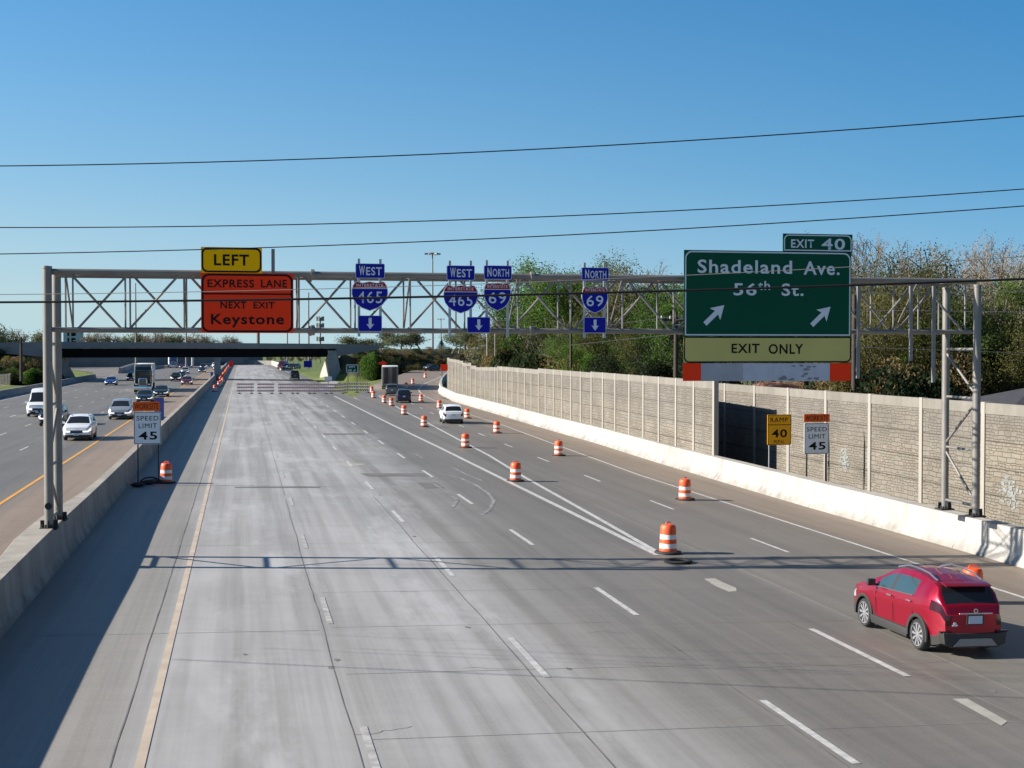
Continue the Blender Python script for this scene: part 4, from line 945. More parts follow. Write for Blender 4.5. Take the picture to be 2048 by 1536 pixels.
# ================================================================ POLES AND WIRES
def pole(name, lab, cat, px, ytop, ybot, Y, r0, r1, m, head=None, group=None):
    t = PY(px, ytop, Y); b = PY(px, ybot, Y); e = empty(name, (t.x, Y, b.z), 0, lab, cat, group); h = t.z - b.z
    MB().tube((0, 0, 0), (0, 0, h), r0, 10, r1).build('pole', m, e, smooth=True)
    if head == 'mast':
        mb = MB(); mb.lathe((0, 0, h - .3), [(0, 0), (.9, .05), (.9, .2), (0, .3)], 12)
        for k in range(6): t_ = k * math.tau / 6; mb.box((1.5 * math.cos(t_), 1.5 * math.sin(t_), h - .35), (.9, .5, .35), t_)
        mb.build('lamp_ring', M['galv_d'], e)
    if head == 'tower':
        mb = MB()
        for zz in (h - .5, h - 3.2, h * .34):
            for k in range(6): t_ = k * math.tau / 6; mb.box((1.3 * math.cos(t_), 1.3 * math.sin(t_), zz), (.5, .7, 1.8), t_)
        mb.build('antenna', M['galv_d'], e)
    if head == 'cross':
        mb = MB(); mb.box((0, 0, h - .5), (2.2, .12, .12)); mb.build('crossarm', m, e)
        for k in (-1, -.4, .4, 1): MB().lathe((k, 0, h - .44), [(.05, 0), (.07, .1), (.03, .22)], 8).build('insulator', M['alu'], e)
    return e
HM = 'high mast lights beyond the bridge'
pole('light_mast', 'tall dark light mast with a lamp ring, right of the 465 route sign', 'light pole', 865, 505, 698, 330, .3, .16, M['galv_d'], 'mast', HM)
pole('light_mast', 'far thin light mast just right of the tall dark one', 'light pole', 882, 637, 690, 700, .35, .2, M['galv'], 'mast', HM)
pole('light_mast', 'dark light mast rising behind the truck on the left', 'light pole', 271, 566, 742, 330, .24, .13, M['galv_d'], None, HM)
pole('light_mast', 'dark light mast behind the left end of the orange sign', 'light pole', 372, 640, 735, 400, .28, .2, M['galv_d'], None, HM)
pole('light_mast', 'dark light mast just right of the orange sign, through the truss flange', 'light pole', 617, 585, 737, 420, .32, .2, M['galv_d'], None, HM)
pole('light_mast', 'thin light mast under the orange sign, left of the others', 'light pole', 574.5, 664, 727, 560, .35, .25, M['galv_d'], None, HM)
pole('light_mast', 'pale light mast between the orange sign and the truss flange', 'light pole', 598, 648, 690, 620, .35, .25, M['galv'], None, HM)
pole('light_mast', 'pale stub mast behind the bridge below the orange sign', 'light pole', 516, 666, 690, 620, .8, .8, M['galv'], None, HM)
pole('cell_tower', 'telecom tower with antennas behind the right end of the bridge', 'tower', 640.5, 635, 700, 560, .35, .3, M['galv_d'], 'tower')
pole('light_mast', 'short pale pole under the bridge, right of the blue truck', 'light pole', 385, 715, 731, 420, .35, .35, M['alu'], None, HM)
pole('utility_pole', 'dark wooden utility pole left of the tall gantry post', 'utility pole', 42, 674, 762, 235, .28, .18, M['wood'], 'cross', 'wooden utility poles')
pole('utility_pole', 'dark utility pole rising from the woods left of the NORTH 69 sign', 'utility pole', 1142, 640, 735, 118, .13, .1, M['wood'], None, 'wooden utility poles')
pole('utility_pole', 'dark utility pole with crossarms at the left edge of the green exit sign', 'utility pole', 1352, 625, 770, 88, .17, .12, M['wood'], 'cross', 'wooden utility poles')
pole('utility_pole', 'brown utility pole directly right of the green exit sign', 'utility pole', 1709, 590, 800, 70, .14, .12, M['wood'], None, 'wooden utility poles')
for px, lab in ((974, 'left'), (990, 'right')): pole('sign_post', 'thin pale post in the brush, %s of the two' % lab, 'post', px, 665, 712, 150, .05, .05, M['alu'], None, 'thin pale posts in the brush')
def cable(name, lab, pts, off, r, m, group):
    """through three or more photo points on the vertical plane Y = 24.7 - .32 X + off"""
    w = []
    for x, y in pts:
        d = ray(x, y); t = (24.7 + off) / (d.y + .32 * d.x); w.append((d.x * t, d.y * t, HC + d.z * t))
    (xa, xb, xc) = (w[0][0], w[len(w) // 2][0], w[-1][0]); za, zb, zc = w[0][2], w[len(w) // 2][2], w[-1][2]
    def zz(x): return za * (x - xb) * (x - xc) / ((xa - xb) * (xa - xc)) + zb * (x - xa) * (x - xc) / ((xb - xa) * (xb - xc)) + zc * (x - xa) * (x - xb) / ((xc - xa) * (xc - xb))
    mb = MB(); P = [(x, 24.7 - .32 * x + off, zz(x)) for x in [xa - 12 + k * (xc - xa + 24) / 40 for k in range(41)]]
    mb.path(P, r, 6, 0); return tag(mb.build(name, m, smooth=True), lab, 'cable', group)
OC = 'overhead cables crossing the view'
cable('overhead_cable', 'thick black cable crossing in front of the gantry and the shields', [(0, 604.5), (1024, 590), (2048, 558)], 0, .02, M['wire'], OC)
cable('overhead_cable', 'topmost overhead cable across the open sky', [(0, 332), (1100, 297), (2048, 232)], 1, .0105, M['wire'], OC)
cable('overhead_cable', 'second overhead cable from the top', [(0, 455), (1024, 436), (2048, 378)], 1, .0095, M['wire'], OC)
cable('overhead_cable', 'third overhead cable from the top, touching the LEFT tab', [(0, 508), (900, 481), (2048, 412)], 1, .0095, M['wire'], OC)
cable('overhead_cable', 'faint grey cable just above the thick black one', [(0, 589), (775, 574), (2048, 513)], 3, .007, M['galv_d'], OC)
def far_wire(lab, pts, Y, r=.02):
    mb = MB(); P = [PY(x, y, Y) for x, y in pts]; mb.path(P, r, 5); return tag(mb.build('utility_wire', M['wirel'], smooth=True), lab, 'cable', 'pale wires in front of the right-hand trees')
far_wire('pale wire high in the trees right of the exit sign', [(1352, 640), (1709, 588), (2100, 582)], 68, .014)
far_wire('pale wire level with the upper truss, right of the exit sign', [(1352, 650), (1709, 620), (2100, 625)], 68, .018)
far_wire('lowest pale wire crossing the right-hand trees', [(1142, 690), (1352, 668), (1709, 694), (2100, 708)], 68, .013)
far_wire('pale wire slanting down left through the far truss', [(1142, 660), (1352, 632), (1709, 622)], 80, .013)
# ================================================================ VEHICLES
M['glass'] = mat('tinted_glass', (.012, .016, .018), .06, spec=.9)
M['glassl'] = mat('light_glass', (.03, .055, .06), .06, spec=.9)
M['tyre'] = mat('tyre', (.022, .022, .022), .85); M['rim'] = mat('alloy', (.55, .56, .57), .3, .7); M['rimd'] = mat('rim_dark', (.03, .03, .04), .4)
M['chrome'] = mat('chrome', (.7, .7, .7), .15, .9); M['clad'] = mat('cladding', (.028, .027, .026), .6)
M['lampr'] = mat('tail_lamp', (.035, .002, .004), .15); M['lampw'] = mat('head_lamp', (.7, .74, .78), .1, .4, coat=.6)
M['lampon'] = mat('lit_head_lamp', (.8, .82, .85), .1, emit=((1, .98, .95), .45)); M['silverp'] = mat('skid_plate', (.25, .25, .25), .45, .4); M['plate'] = mat('licence_plate', (.5, .55, .62), .5)
def paint(n, c, metal=.3): return mat(n, c, .35, metal, coat=.45, spec=.35)
PT = dict(red=mat('red_paint', (.3, .0012, .02), .3, .5, coat=.6), white=paint('white_paint', (.72, .74, .76), 0), silver=paint('silver_paint', (.45, .47, .5), .6), navy=paint('navy_paint', (.012, .018, .045)), black=paint('black_paint', (.01, .01, .012)),
          blue=paint('blue_paint', (.02, .08, .3)), maroon=paint('maroon_paint', (.12, .01, .035)), grey=paint('grey_paint', (.1, .11, .12), .5), teal=paint('dark_teal_paint', (.02, .035, .04)))
def lerp_pts(P, y):
    if y >= P[0][0]: return P[0][1]
    for (a, za), (b, zb) in zip(P[:-1], P[1:]):
        if b <= y <= a:
            t = (a - y) / (a - b + 1e-9); return za + (zb - za) * t
    return P[-1][1]
SPEC = {
 'suv': dict(L=4.28, W=1.74, wb=2.56, r=.34, fo=.88, top=[(2.14, .74), (2.1, .84), (2.0, .93), (1.75, 1.01), (1.2, 1.1), (1.1, 1.13), (.35, 1.55), (.0, 1.64), (-.5, 1.665), (-1.1, 1.63), (-1.55, 1.56), (-1.74, 1.5), (-2.02, 1.14), (-2.08, 1.1), (-2.14, .95)], belt=[(2.14, .7), (2.05, .8), (1.75, .92), (1.1, 1.04), (0, 1.09), (-1, 1.14), (-1.6, 1.2), (-2.0, 1.14), (-2.14, .9)], wsh=(.33, 1.12), rg=(-2.03, -1.7), win=[(.66, -.0), (-.06, -1.02)], clad=True),
 'suvb': dict(L=4.65, W=1.86, wb=2.7, r=.35, fo=.92, top=[(2.32, .78), (2.28, .9), (2.15, 1.0), (1.9, 1.06), (1.3, 1.13), (1.2, 1.15), (.45, 1.58), (.0, 1.68), (-.6, 1.7), (-1.4, 1.67), (-1.8, 1.62), (-1.95, 1.56), (-2.2, 1.16), (-2.28, 1.08), (-2.33, .9)], belt=[(2.32, .74), (2.2, .86), (1.9, .98), (1.2, 1.07), (0, 1.1), (-1.5, 1.14), (-2.2, 1.12), (-2.33, .86)], wsh=(.43, 1.22), rg=(-2.21, -1.93), win=[(.7, .0), (-.08, -.85), (-.95, -1.75)], clad=True),
 'sedan': dict(L=4.8, W=1.84, wb=2.8, r=.33, fo=.95, top=[(2.4, .62), (2.36, .72), (2.2, .8), (1.9, .86), (1.1, .97), (1.0, .99), (.2, 1.38), (-.2, 1.45), (-.7, 1.45), (-1.1, 1.38), (-1.75, 1.08), (-1.85, 1.06), (-2.2, 1.03), (-2.36, .98), (-2.4, .85)], belt=[(2.4, .58), (2.2, .72), (1.9, .8), (1.0, .92), (0, .95), (-1.5, 1.0), (-2.2, .98), (-2.4, .8)], wsh=(.18, 1.02), rg=(-1.77, -1.08), win=[(.55, -.1), (-.17, -1.0)], clad=False),
 'minivan': dict(L=5.1, W=1.98, wb=3.0, r=.34, fo=.98, top=[(2.55, .72), (2.5, .85), (2.3, .98), (2.0, 1.07), (1.6, 1.15), (.75, 1.6), (.3, 1.71), (-.6, 1.75), (-1.8, 1.72), (-2.2, 1.68), (-2.35, 1.55), (-2.48, 1.15), (-2.55, .9)], belt=[(2.55, .68), (2.3, .84), (1.6, 1.02), (0, 1.06), (-2.2, 1.08), (-2.55, .86)], wsh=(.73, 1.62), rg=(-2.49, -2.3), win=[(1.0, .3), (.22, -.9), (-1.0, -2.1)], clad=False),
 'van': dict(L=5.6, W=2.05, wb=3.3, r=.36, fo=.95, top=[(2.8, .9), (2.75, 1.1), (2.5, 1.22), (2.1, 1.36), (1.35, 2.2), (1.0, 2.45), (.4, 2.55), (-1.5, 2.56), (-2.6, 2.52), (-2.74, 2.4), (-2.8, 1.3)], belt=[(2.8, .85), (2.5, 1.08), (2.1, 1.2), (0, 1.24), (-2.6, 1.24), (-2.8, 1.2)], wsh=(1.33, 2.12), rg=(-2.81, -2.79), win=[(1.6, .7)], clad=False),
 'pickup': dict(L=5.6, W=2.0, wb=3.5, r=.39, fo=.95, top=[(2.8, .85), (2.76, 1.05), (2.6, 1.15), (1.5, 1.25), (1.4, 1.28), (.85, 1.78), (.5, 1.88), (-.5, 1.88), (-.75, 1.8), (-.98, 1.34), (-1.0, 1.32), (-2.6, 1.3), (-2.8, 1.28)], belt=[(2.8, .8), (2.6, 1.05), (1.4, 1.18), (-.9, 1.22), (-2.8, 1.22)], wsh=(.83, 1.42), rg=(-1.0, -.74), win=[(1.0, .2), (.12, -.6)], clad=False)}
def wheel(parent, x, y, r, side, detail):
    w = .22; xi = x - side * w
    prof = [(r * .73, .01), (r * .76, 0), (r * .9, 0), (r * .985, .035), (r, .07), (r, w - .07), (r * .985, w - .035), (r * .9, w), (r * .5, w)]
    mb = MB(); mb.lathe((min(x, xi), y, r), prof, 28 if detail else 14, axis='X'); ty = mb.build('wheel', M['tyre'], parent, smooth=True)
    mb = MB(); R_ = r * .72; xo = x - side * .03
    mb.lathe((xo - .002, y, r), [(0, 0), (R_, 0), (R_, .004)], 24 if detail else 12, axis='X', mi=1)
    mb.lathe((xo - (.03 if side < 0 else -.0), y, r), [(R_ * .98, 0), (R_ * 1.04, .0), (R_ * 1.04, .03), (R_ * .94, .03)], 24 if detail else 12, axis='X')
    ns = 10 if detail else 5
    for k in range(ns):
        t = k * math.tau / ns; tw = .12 if detail else .2
        a = [(R_ * .14, -.3), (R_ * .14, .3), (R_ * .98, .75), (R_ * .98, -.35)] if detail else [(R_ * .12, -.5), (R_ * .12, .5), (R_ * .97, .6), (R_ * .97, -.6)]
        P = [(xo + side * .014, y + rr_ * math.cos(t) - s_ * tw * r * math.sin(t) * (1 if rr_ < .1 else 1.3), r + rr_ * math.sin(t) + s_ * tw * r * math.cos(t) * (1 if rr_ < .1 else 1.3)) for rr_, s_ in a]
        P += [(p[0] - side * .02, p[1], p[2]) for p in P]; mb.add(P, [(0, 1, 2, 3), (4, 7, 6, 5), (0, 4, 5, 1), (2, 6, 7, 3), (1, 5, 6, 2), (0, 3, 7, 4)])
    mb.lathe((xo, y, r), [(0, .02 * side), (R_ * .16, .018 * side), (R_ * .16, 0)], 10, axis='X')
    mb.build('rim', [M['rim'], M['rimd']], ty)
def car(kind, name, lab, cat, pos, rz, col, detail=False, group=None, rails=False, lightglass=False):
    S = SPEC[kind]; e = empty(name, pos, rz, lab, cat, group); L, Wd, r = S['L'], S['W'], S['r']
    yf = L / 2 - S['fo']; yr = yf - S['wb']; ra = r + .055
    st = set([L / 2, L / 2 - .03, L / 2 - .08, -L / 2, -L / 2 + .03, -L / 2 + .08])
    for yw in (yf, yr):
        for k in (1.001, .999, .97, .9, .78, .6, .4, .2, 0): st |= {yw + ra * k, yw - ra * k}
    for P in (S['top'],): st |= {y for y, z in P}
    for a, b in S['win']: st |= {a, b, a - .04, b + .04}
    st |= {S['wsh'][0], S['wsh'][1], S['rg'][0], S['rg'][1]}
    y = L / 2
    while y > -L / 2: st.add(y); y -= .16
    st = sorted([s for s in st if -L / 2 <= s <= L / 2], reverse=True)
    st = [s for i, s in enumerate(st) if i == 0 or st[i - 1] - s > .012]
    T = [0, .1, .22, .38, .5, .62, .78, .88, 1]; U = [.25, .5, .75, 1]; XF = [.9, .45, 0]
    def zbot(y):
        z = .2 + .12 * max(0, abs(y) - (L / 2 - .35)) / .35
        for yw in (yf, yr):
            d = abs(y - yw)
            if d < ra: z = max(z, r + math.sqrt(ra * ra - d * d))
        return z
    def plan(y):
        d = (L / 2 - abs(y)); return 1 - (.2 if y > 0 else (.24 if kind == 'suv' else .12)) * max(0, 1 - d / (.8 if kind == 'suv' else .6)) ** 2.2
    def side(z, zb): t = max(0, min(1, (z - .2) / (zb - .2))); return .93 + .07 * math.sin(min(1, t * 1.5) * math.pi / 2) - .06 * max(0, t - .8) / .2 - .016 * math.exp(-((t - .52) / .13) ** 2)
    rows = []; info = []
    for y in st:
        zt = lerp_pts(S['top'], y); zb = min(lerp_pts(S['belt'], y), zt - .03); zo = min(zbot(y), zb - .05); pl = plan(y) * Wd / 2
        cab = max(0, min(1, (zt - zb - .12) / .35)); wt = pl * (.9 - (.27 if kind == 'suv' else .16) * cab); ring_ = []
        for t in T:
            z = zo + (zb - zo) * t; ring_.append((pl * side(z, zb), z))
        we = zt - .05 * (1 if cab > .3 else .5)
        for u in U: ring_.append((pl * side(zb, zb) * (1 - u) + wt * u - .01 * math.sin(u * 3.14) * -1, zb + (we - zb) * u))
        for xf in XF: ring_.append((wt * xf, we + (zt - we) * (1 - xf * xf)))
        rows.append(ring_); info.append((y, zt, zb, cab))
    n = len(rows[0]); parts = {}
    def put(key, P, F_=None):
        mb = parts.setdefault(key, MB()); mb.add(P, [tuple(range(len(P)))])
    for i in range(len(st) - 1):
        ym = (st[i] + st[i + 1]) / 2; c = (info[i][3] + info[i + 1][3]) / 2
        for j in range(n - 1):
            key = 'body'
            if j >= len(T) + len(U) - 1:                       # top surface
                jj = j - (len(T) + len(U) - 1)
                if S['wsh'][0] < ym < S['wsh'][1] and jj > 0: key = 'windshield'
                if S['rg'][0] < ym < S['rg'][1] and jj > 0: key = 'rear_window'
            elif j >= len(T) - 1:
                uu = j - (len(T) - 1)
                if c > .35 and any(b < ym < a for a, b in S['win']): key = 'side_window'
                if kind == 'suv' and c > .35 and -.1 < ym < .04 and uu < 3: key = 'pillar'
                if c > .35 and uu == 3: key = 'body' if key == 'side_window' else key
            else:
                if S['clad'] and j < 2: key = 'cladding'
                if S['clad'] and j < 5 and any(abs(ym - yw) < ra + .0 for yw in (yf, yr)) and rows[i][0][1] > .3: key = 'cladding' if j < 1 else 'body'
                if not S['clad'] and j == 0: key = 'cladding'
                tl = (.42 if kind == 'suv' else .3)
                if ym > L / 2 - .42 and 5 <= j <= 6: key = 'headlight'
                if ym < -L / 2 + tl and (6 <= j <= 7 if kind in ('suv', 'sedan') else 5 <= j <= 7): key = 'taillight'
            for sg in (1, -1):
                A = [(sg * rows[i][j][0], st[i], rows[i][j][1]), (sg * rows[i][j + 1][0], st[i], rows[i][j + 1][1]), (sg * rows[i + 1][j + 1][0], st[i + 1], rows[i + 1][j + 1][1]), (sg * rows[i + 1][j][0], st[i + 1], rows[i + 1][j][1])]
                if sg < 0: A = A[::-1]
                k2 = key + (str(sg) if key in ('headlight', 'taillight', 'side_window') else ''); put(k2, A)
    for end, i in ((1, 0), (-1, len(st) - 1)):                 # nose and tail, slightly bulged
        y = st[i]; XS = [1, .8, .55, .25, 0, -.25, -.55, -.8, -1]; rr_ = rows[i]; zb_ = info[i][2]
        js = len(T)
        for j in range(n - 1):
            for a, b in zip(XS[:-1], XS[1:]):
                def pt(x, jj): return (rr_[jj][0] * x, y + end * .07 * (1 - x * x) * (1 if 0 < jj < len(T) + 2 else .3), rr_[jj][1])
                key = 'body'; xm = abs(a + b) / 2
                if S['clad'] and j < 2: key = 'cladding'
                elif j < 1: key = 'cladding'
                if end > 0 and 5 <= j <= 6 and xm > .5: key = 'headlight' + ('1' if a + b > 0 else '-1')
                if end > 0 and 4 <= j <= 6 and xm < .5: key = 'grille'
                if end > 0 and 1 <= j <= 2 and xm < .7 and not S['clad']: key = 'grille'
                if end < 0 and 5 <= j <= 7 and xm > .75: key = 'taillight' + ('1' if a + b > 0 else '-1')
                if end < 0 and kind == 'van' and j >= js + 1 and j < js + 3 and xm > .1: key = 'rear_window'
                A = [pt(a, j), pt(b, j), pt(b, j + 1), pt(a, j + 1)]
                if end > 0: A = A[::-1]
                put(key, A)
    mats = dict(body=PT[col], windshield=M['glass'], rear_window=M['glass'], side_window=M['glassl'] if lightglass else M['glass'], cladding=M['clad'], headlight=M['lampon'] if group == 'oncoming vehicles' else M['lampw'], taillight=M['lampr'], grille=M['blackp'], pillar=M['blackp'])
    for k, mb in parts.items():
        base = k.rstrip('-1'); me_o = mb.build(base, mats[base], e, fix=False)
        bm = bmesh.new(); bm.from_mesh(me_o.data); bmesh.ops.remove_doubles(bm, verts=bm.verts, dist=.002)
        bmesh.ops.recalc_face_normals(bm, faces=bm.faces)
        bm.to_mesh(me_o.data); bm.free()
        me_o.data.polygons.foreach_set('use_smooth', [True] * len(me_o.data.polygons))
        try: me_o.data.set_sharp_from_angle(angle=R(38))
        except Exception: pass
    mb = MB(); mb.box((0, 0, .42), (Wd * .8, L * .9, .42)); mb.build('underbody', M['blackp'], e)
    for x in (1, -1):
        for yw in (yf, yr): wheel(e, x * (Wd / 2 - .01), yw, r, x, detail)
        ym = S['wsh'][1] - .42; zb = lerp_pts(S['belt'], ym)
        mb = MB(); mb.box((x * (Wd / 2 + .1), ym, zb + .1), (.2, .1, .16)); mb.box((x * (Wd / 2 - .02), ym, zb + .04), (.14, .05, .05)); mb.build('mirror', M['blackp'] if kind == 'suv' else PT[col], e, bevel=.03, smooth=True)
    mb = MB(); zz = .82 if kind in ('suv', 'suvb') else .78; mb.box((0, -L / 2 - .085, zz), (.32, .02, .17)); mb.build('licence_plate', M['plate'], e)
    if kind != 'suv': mb = MB(); mb.box((0, L / 2 + .085, .45), (.32, .02, .15)); mb.build('licence_plate', M['plate'], e)
    if rails:
        for x in (1, -1):
            mb = MB(); P = [(x * Wd * .3, y_, lerp_pts(S['top'], y_) + (.045 if -1.45 < y_ < .1 else .0)) for y_ in (.22, .1, -.3, -.8, -1.2, -1.45, -1.55)]
            mb.path(P, .022, 6); mb.build('roof_rail', M['chrome'], e, smooth=True)
    return e
g = G(1838, 1300); h_ = G(1730, 1250); red = G(1838, 1299)
cx, cy = 15.3, (27.5 + 30.15) / 2
yrr = SPEC['suv']['L'] / 2 - .88 - SPEC['suv']['wb']
RC_ = (15.30, 27.62 - yrr, gz(15.3) + .012)
red = car('suv', 'parked_suv' if False else 'suv', 'glossy red SUV with roof rails driving away in the near right lane', 'suv', RC_, R(-.9), 'red', True, 'vehicles driving away', rails=True, lightglass=True)
red.rotation_euler = (0, R(1.15), R(.6))
def detail_red(e):
    # wheel arch cladding, sill, rear bumper with skid plate, tailgate strip, badge, handles, shark fin
    S = SPEC['suv']; Wd, L, r = S['W'], S['L'], S['r']; yf = L / 2 - S['fo']; yr = yf - S['wb']
    for x in (1, -1):
        for yw in (yf, yr):
            mb = MB(); rows = []
            for k in range(17):
                t = math.pi * (-.06 + 1.12 * k / 16); row = []
                for rr_, dx in ((r + .05, -.06), (r + .045, .012), (r + .075, .02), (r + .115, .012), (r + .12, -.03)):
                    row.append((x * (Wd / 2 - .005 + dx), yw + rr_ * math.cos(t), max(.16, r + rr_ * math.sin(t))))
                rows.append(row)
            mb.grid(rows); mb.build('arch_cladding', M['clad'], e, smooth=True)
        mb = MB(); mb.box((x * (Wd / 2 - .03), (yf + yr) / 2, .29), (.09, S['wb'] - 2 * r - .16, .2)); mb.build('sill_cladding', M['clad'], e, bevel=.03, smooth=True)
        for yh, zz in ((-.02, .985), (-.93, 1.02)):
            mb = MB(); mb.box((x * (Wd / 2 + .012), yh, zz), (.035, .2, .032)); mb.build('door_handle', M['chrome'], e, bevel=.01, smooth=True)
        for ys in (.66, -.18, -1.08):
            mb = MB(); P = [(x * (Wd / 2 + .0), ys - (.1 if ys < -1 else 0), .42), (x * (Wd / 2 + .002), ys, .7), (x * (Wd / 2 - .008), ys, .98)]; mb.path(P, .006, 4); mb.build('door_gap', M['black'], e)
        P = [(x * (Wd * .478), y_, lerp_pts(S['belt'], y_) + .012) for y_ in (.66, .2, -.2, -.7, -1.03)] + []
        mb = MB(); mb.path(P, .011, 5); mb.build('window_trim', M['chrome'], e, smooth=True)
        mb = MB(); mb.box((x * Wd * .38, -L / 2 - .03, .56), (.26, .05, .035)); mb.build('reflector', M['lampr'], e)
    mb = MB(); mb.prism([(-Wd * .43, .56), (-Wd * .41, .3), (-Wd * .3, .22), (Wd * .3, .22), (Wd * .41, .3), (Wd * .43, .56), (Wd * .3, .53), (-Wd * .3, .53)], -L / 2 - .1, -L / 2 + .15); mb.build('rear_bumper', M['clad'], e, bevel=.03, smooth=True)
    mb = MB(); mb.prism([(-.52, .26), (.52, .26), (.37, .42), (-.37, .42)], -L / 2 - .125, -L / 2 - .09); mb.build('skid_plate', M['silverp'], e, bevel=.01)
    mb = MB(); mb.box((0, -L / 2 - .09, .955), (.78, .03, .028)); mb.build('chrome_strip', M['chrome'], e, bevel=.008)
    mb = MB(); mb.lathe((0, -L / 2 - .1, 1.01), [(.03, 0), (.05, 0), (.05, .012), (.03, .012)], 16, axis='Y'); mb.build('badge', M['chrome'], e)
    mb = MB(); mb.box((0, -L / 2 - .078, .82), (.4, .02, .22)); mb.build('plate_recess', M['clad'], e)
    mb = MB(); mb.box((0, -1.8, 1.515), (1.08, .26, .03), 0, 0, R(12)); mb.build('spoiler', PT['red'], e, bevel=.012, smooth=True)
    mb = MB(); mb.add([(0.012, -1.25, 1.66), (-.012, -1.25, 1.66), (0, -1.42, 1.66), (0, -1.4, 1.75)], [(0, 1, 3), (1, 2, 3), (2, 0, 3)]); mb.build('antenna', M['blackp'], e)
    mb = MB(); mb.box((-.47, -L / 2 - .072, .7), (.13, .006, .03)); mb.lathe((-.47, -L / 2 - .078, .735), [(0, 0), (.035, 0), (.035, .006)], 12, axis='Y'); mb.build('sticker', M['white'], e)
    for x in (1, -1): mb = MB(); mb.box((x * .42, .28, 1.7), (.03, .03, .03)); 
detail_red(red)
def place(kind, name, lab, cat, px, py, col, away, w=None, ramp=False, rails=False, grp=None, dr=0):
    p = G(px, py, ramp); off = SPEC[kind]['L'] / 2 if away else SPEC[kind]['L'] / 2
    pos = (p.x, p.y + off, p.z); tilt = math.atan(.025) if ramp and p.y > 207 else 0
    o = car(kind, name, lab, cat, pos, 0 if away else math.pi, col, False, grp or ('vehicles driving away' if away else 'oncoming vehicles'), rails)
    o.rotation_euler = (0, 0, (0 if away else math.pi) + dr); return o
place('suvb', 'suv', 'white SUV driving away between the drums on the ramp', 'suv', 910, 848, 'white', True, dr=R(-3))
place('suvb', 'suv', 'dark navy SUV driving away on the ramp behind the trailer truck', 'suv', 811, 806, 'navy', True, dr=R(-4))
place('suvb', 'wagon', 'silver grey wagon directly behind the trailer truck on the ramp', 'car', 787, 791.5, 'grey', True, dr=R(-5))
place('sedan', 'sedan', 'black sedan far up the ramp by the end of the noise wall', 'car', 867, 742.5, 'black', True, ramp=True, dr=R(-38))
place('pickup', 'pickup_truck', 'dark pickup truck on the closed lanes under the overpass', 'pickup truck', 590.5, 759, 'teal', True)
place('van', 'van', 'tall white van half hidden behind the left gantry posts', 'van', 75, 834, 'white', False)
place('suvb', 'suv', 'dark navy SUV mostly hidden by the left gantry posts', 'suv', 100, 853, 'navy', False)
place('suvb', 'suv', 'white SUV with a panoramic roof, nearest oncoming car right of the left gantry posts', 'suv', 153, 882, 'white', False, rails=True)
place('minivan', 'minivan', 'silver minivan with roof rails left of the near speed limit sign', 'minivan', 239, 839.5, 'silver', False)
place('sedan', 'sedan', 'dark sedan partly behind the orange worksite plaque', 'car', 288, 806, 'teal', False)
place('sedan', 'sedan', 'dark grey sedan beside the nose of the semi truck', 'car', 321, 794, 'teal', False)
place('sedan', 'sedan', 'bright blue sedan alone in the left oncoming lanes', 'car', 220, 771, 'blue', False)
place('sedan', 'sedan', 'dark car just left of the semi truck', 'car', 262, 761, 'black', False)
place('suvb', 'suv', 'black SUV between the semi truck and the maroon car', 'suv', 351, 763, 'black', False)
place('sedan', 'sedan', 'small black car close behind the black SUV', 'car', 363, 757, 'black', False)
place('suvb', 'suv', 'silver SUV beyond the black SUV, under the overpass', 'suv', 370, 748, 'silver', False)
place('sedan', 'sedan', 'maroon sedan in the oncoming lane nearest the shoulder', 'car', 373, 770, 'maroon', False)
place('sedan', 'sedan', 'dark blue car under the overpass, left of the tall blue panel', 'car', 404, 745, 'navy', False)
place('suvb', 'suv', 'far dark SUV beyond the dark blue car', 'suv', 406, 737.5, 'black', False)
place('sedan', 'sedan', 'far dark car between the dark SUV and the white one', 'car', 418, 735, 'navy', False)
place('suvb', 'suv', 'far white SUV left of the bridge pier', 'suv', 430, 735.5, 'white', False)
place('sedan', 'sedan', 'far black car in front of the white SUV by the pier', 'car', 433, 740, 'black', False)
place('sedan', 'sedan', 'far blue car right of the bridge pier', 'car', 456, 733, 'blue', False)
place('sedan', 'sedan', 'far red car in the merging lane behind the divider', 'car', 364, 737, 'maroon', False)
place('sedan', 'sedan', 'far dark car in the merging lane behind the divider', 'car', 378, 734.5, 'navy', False)
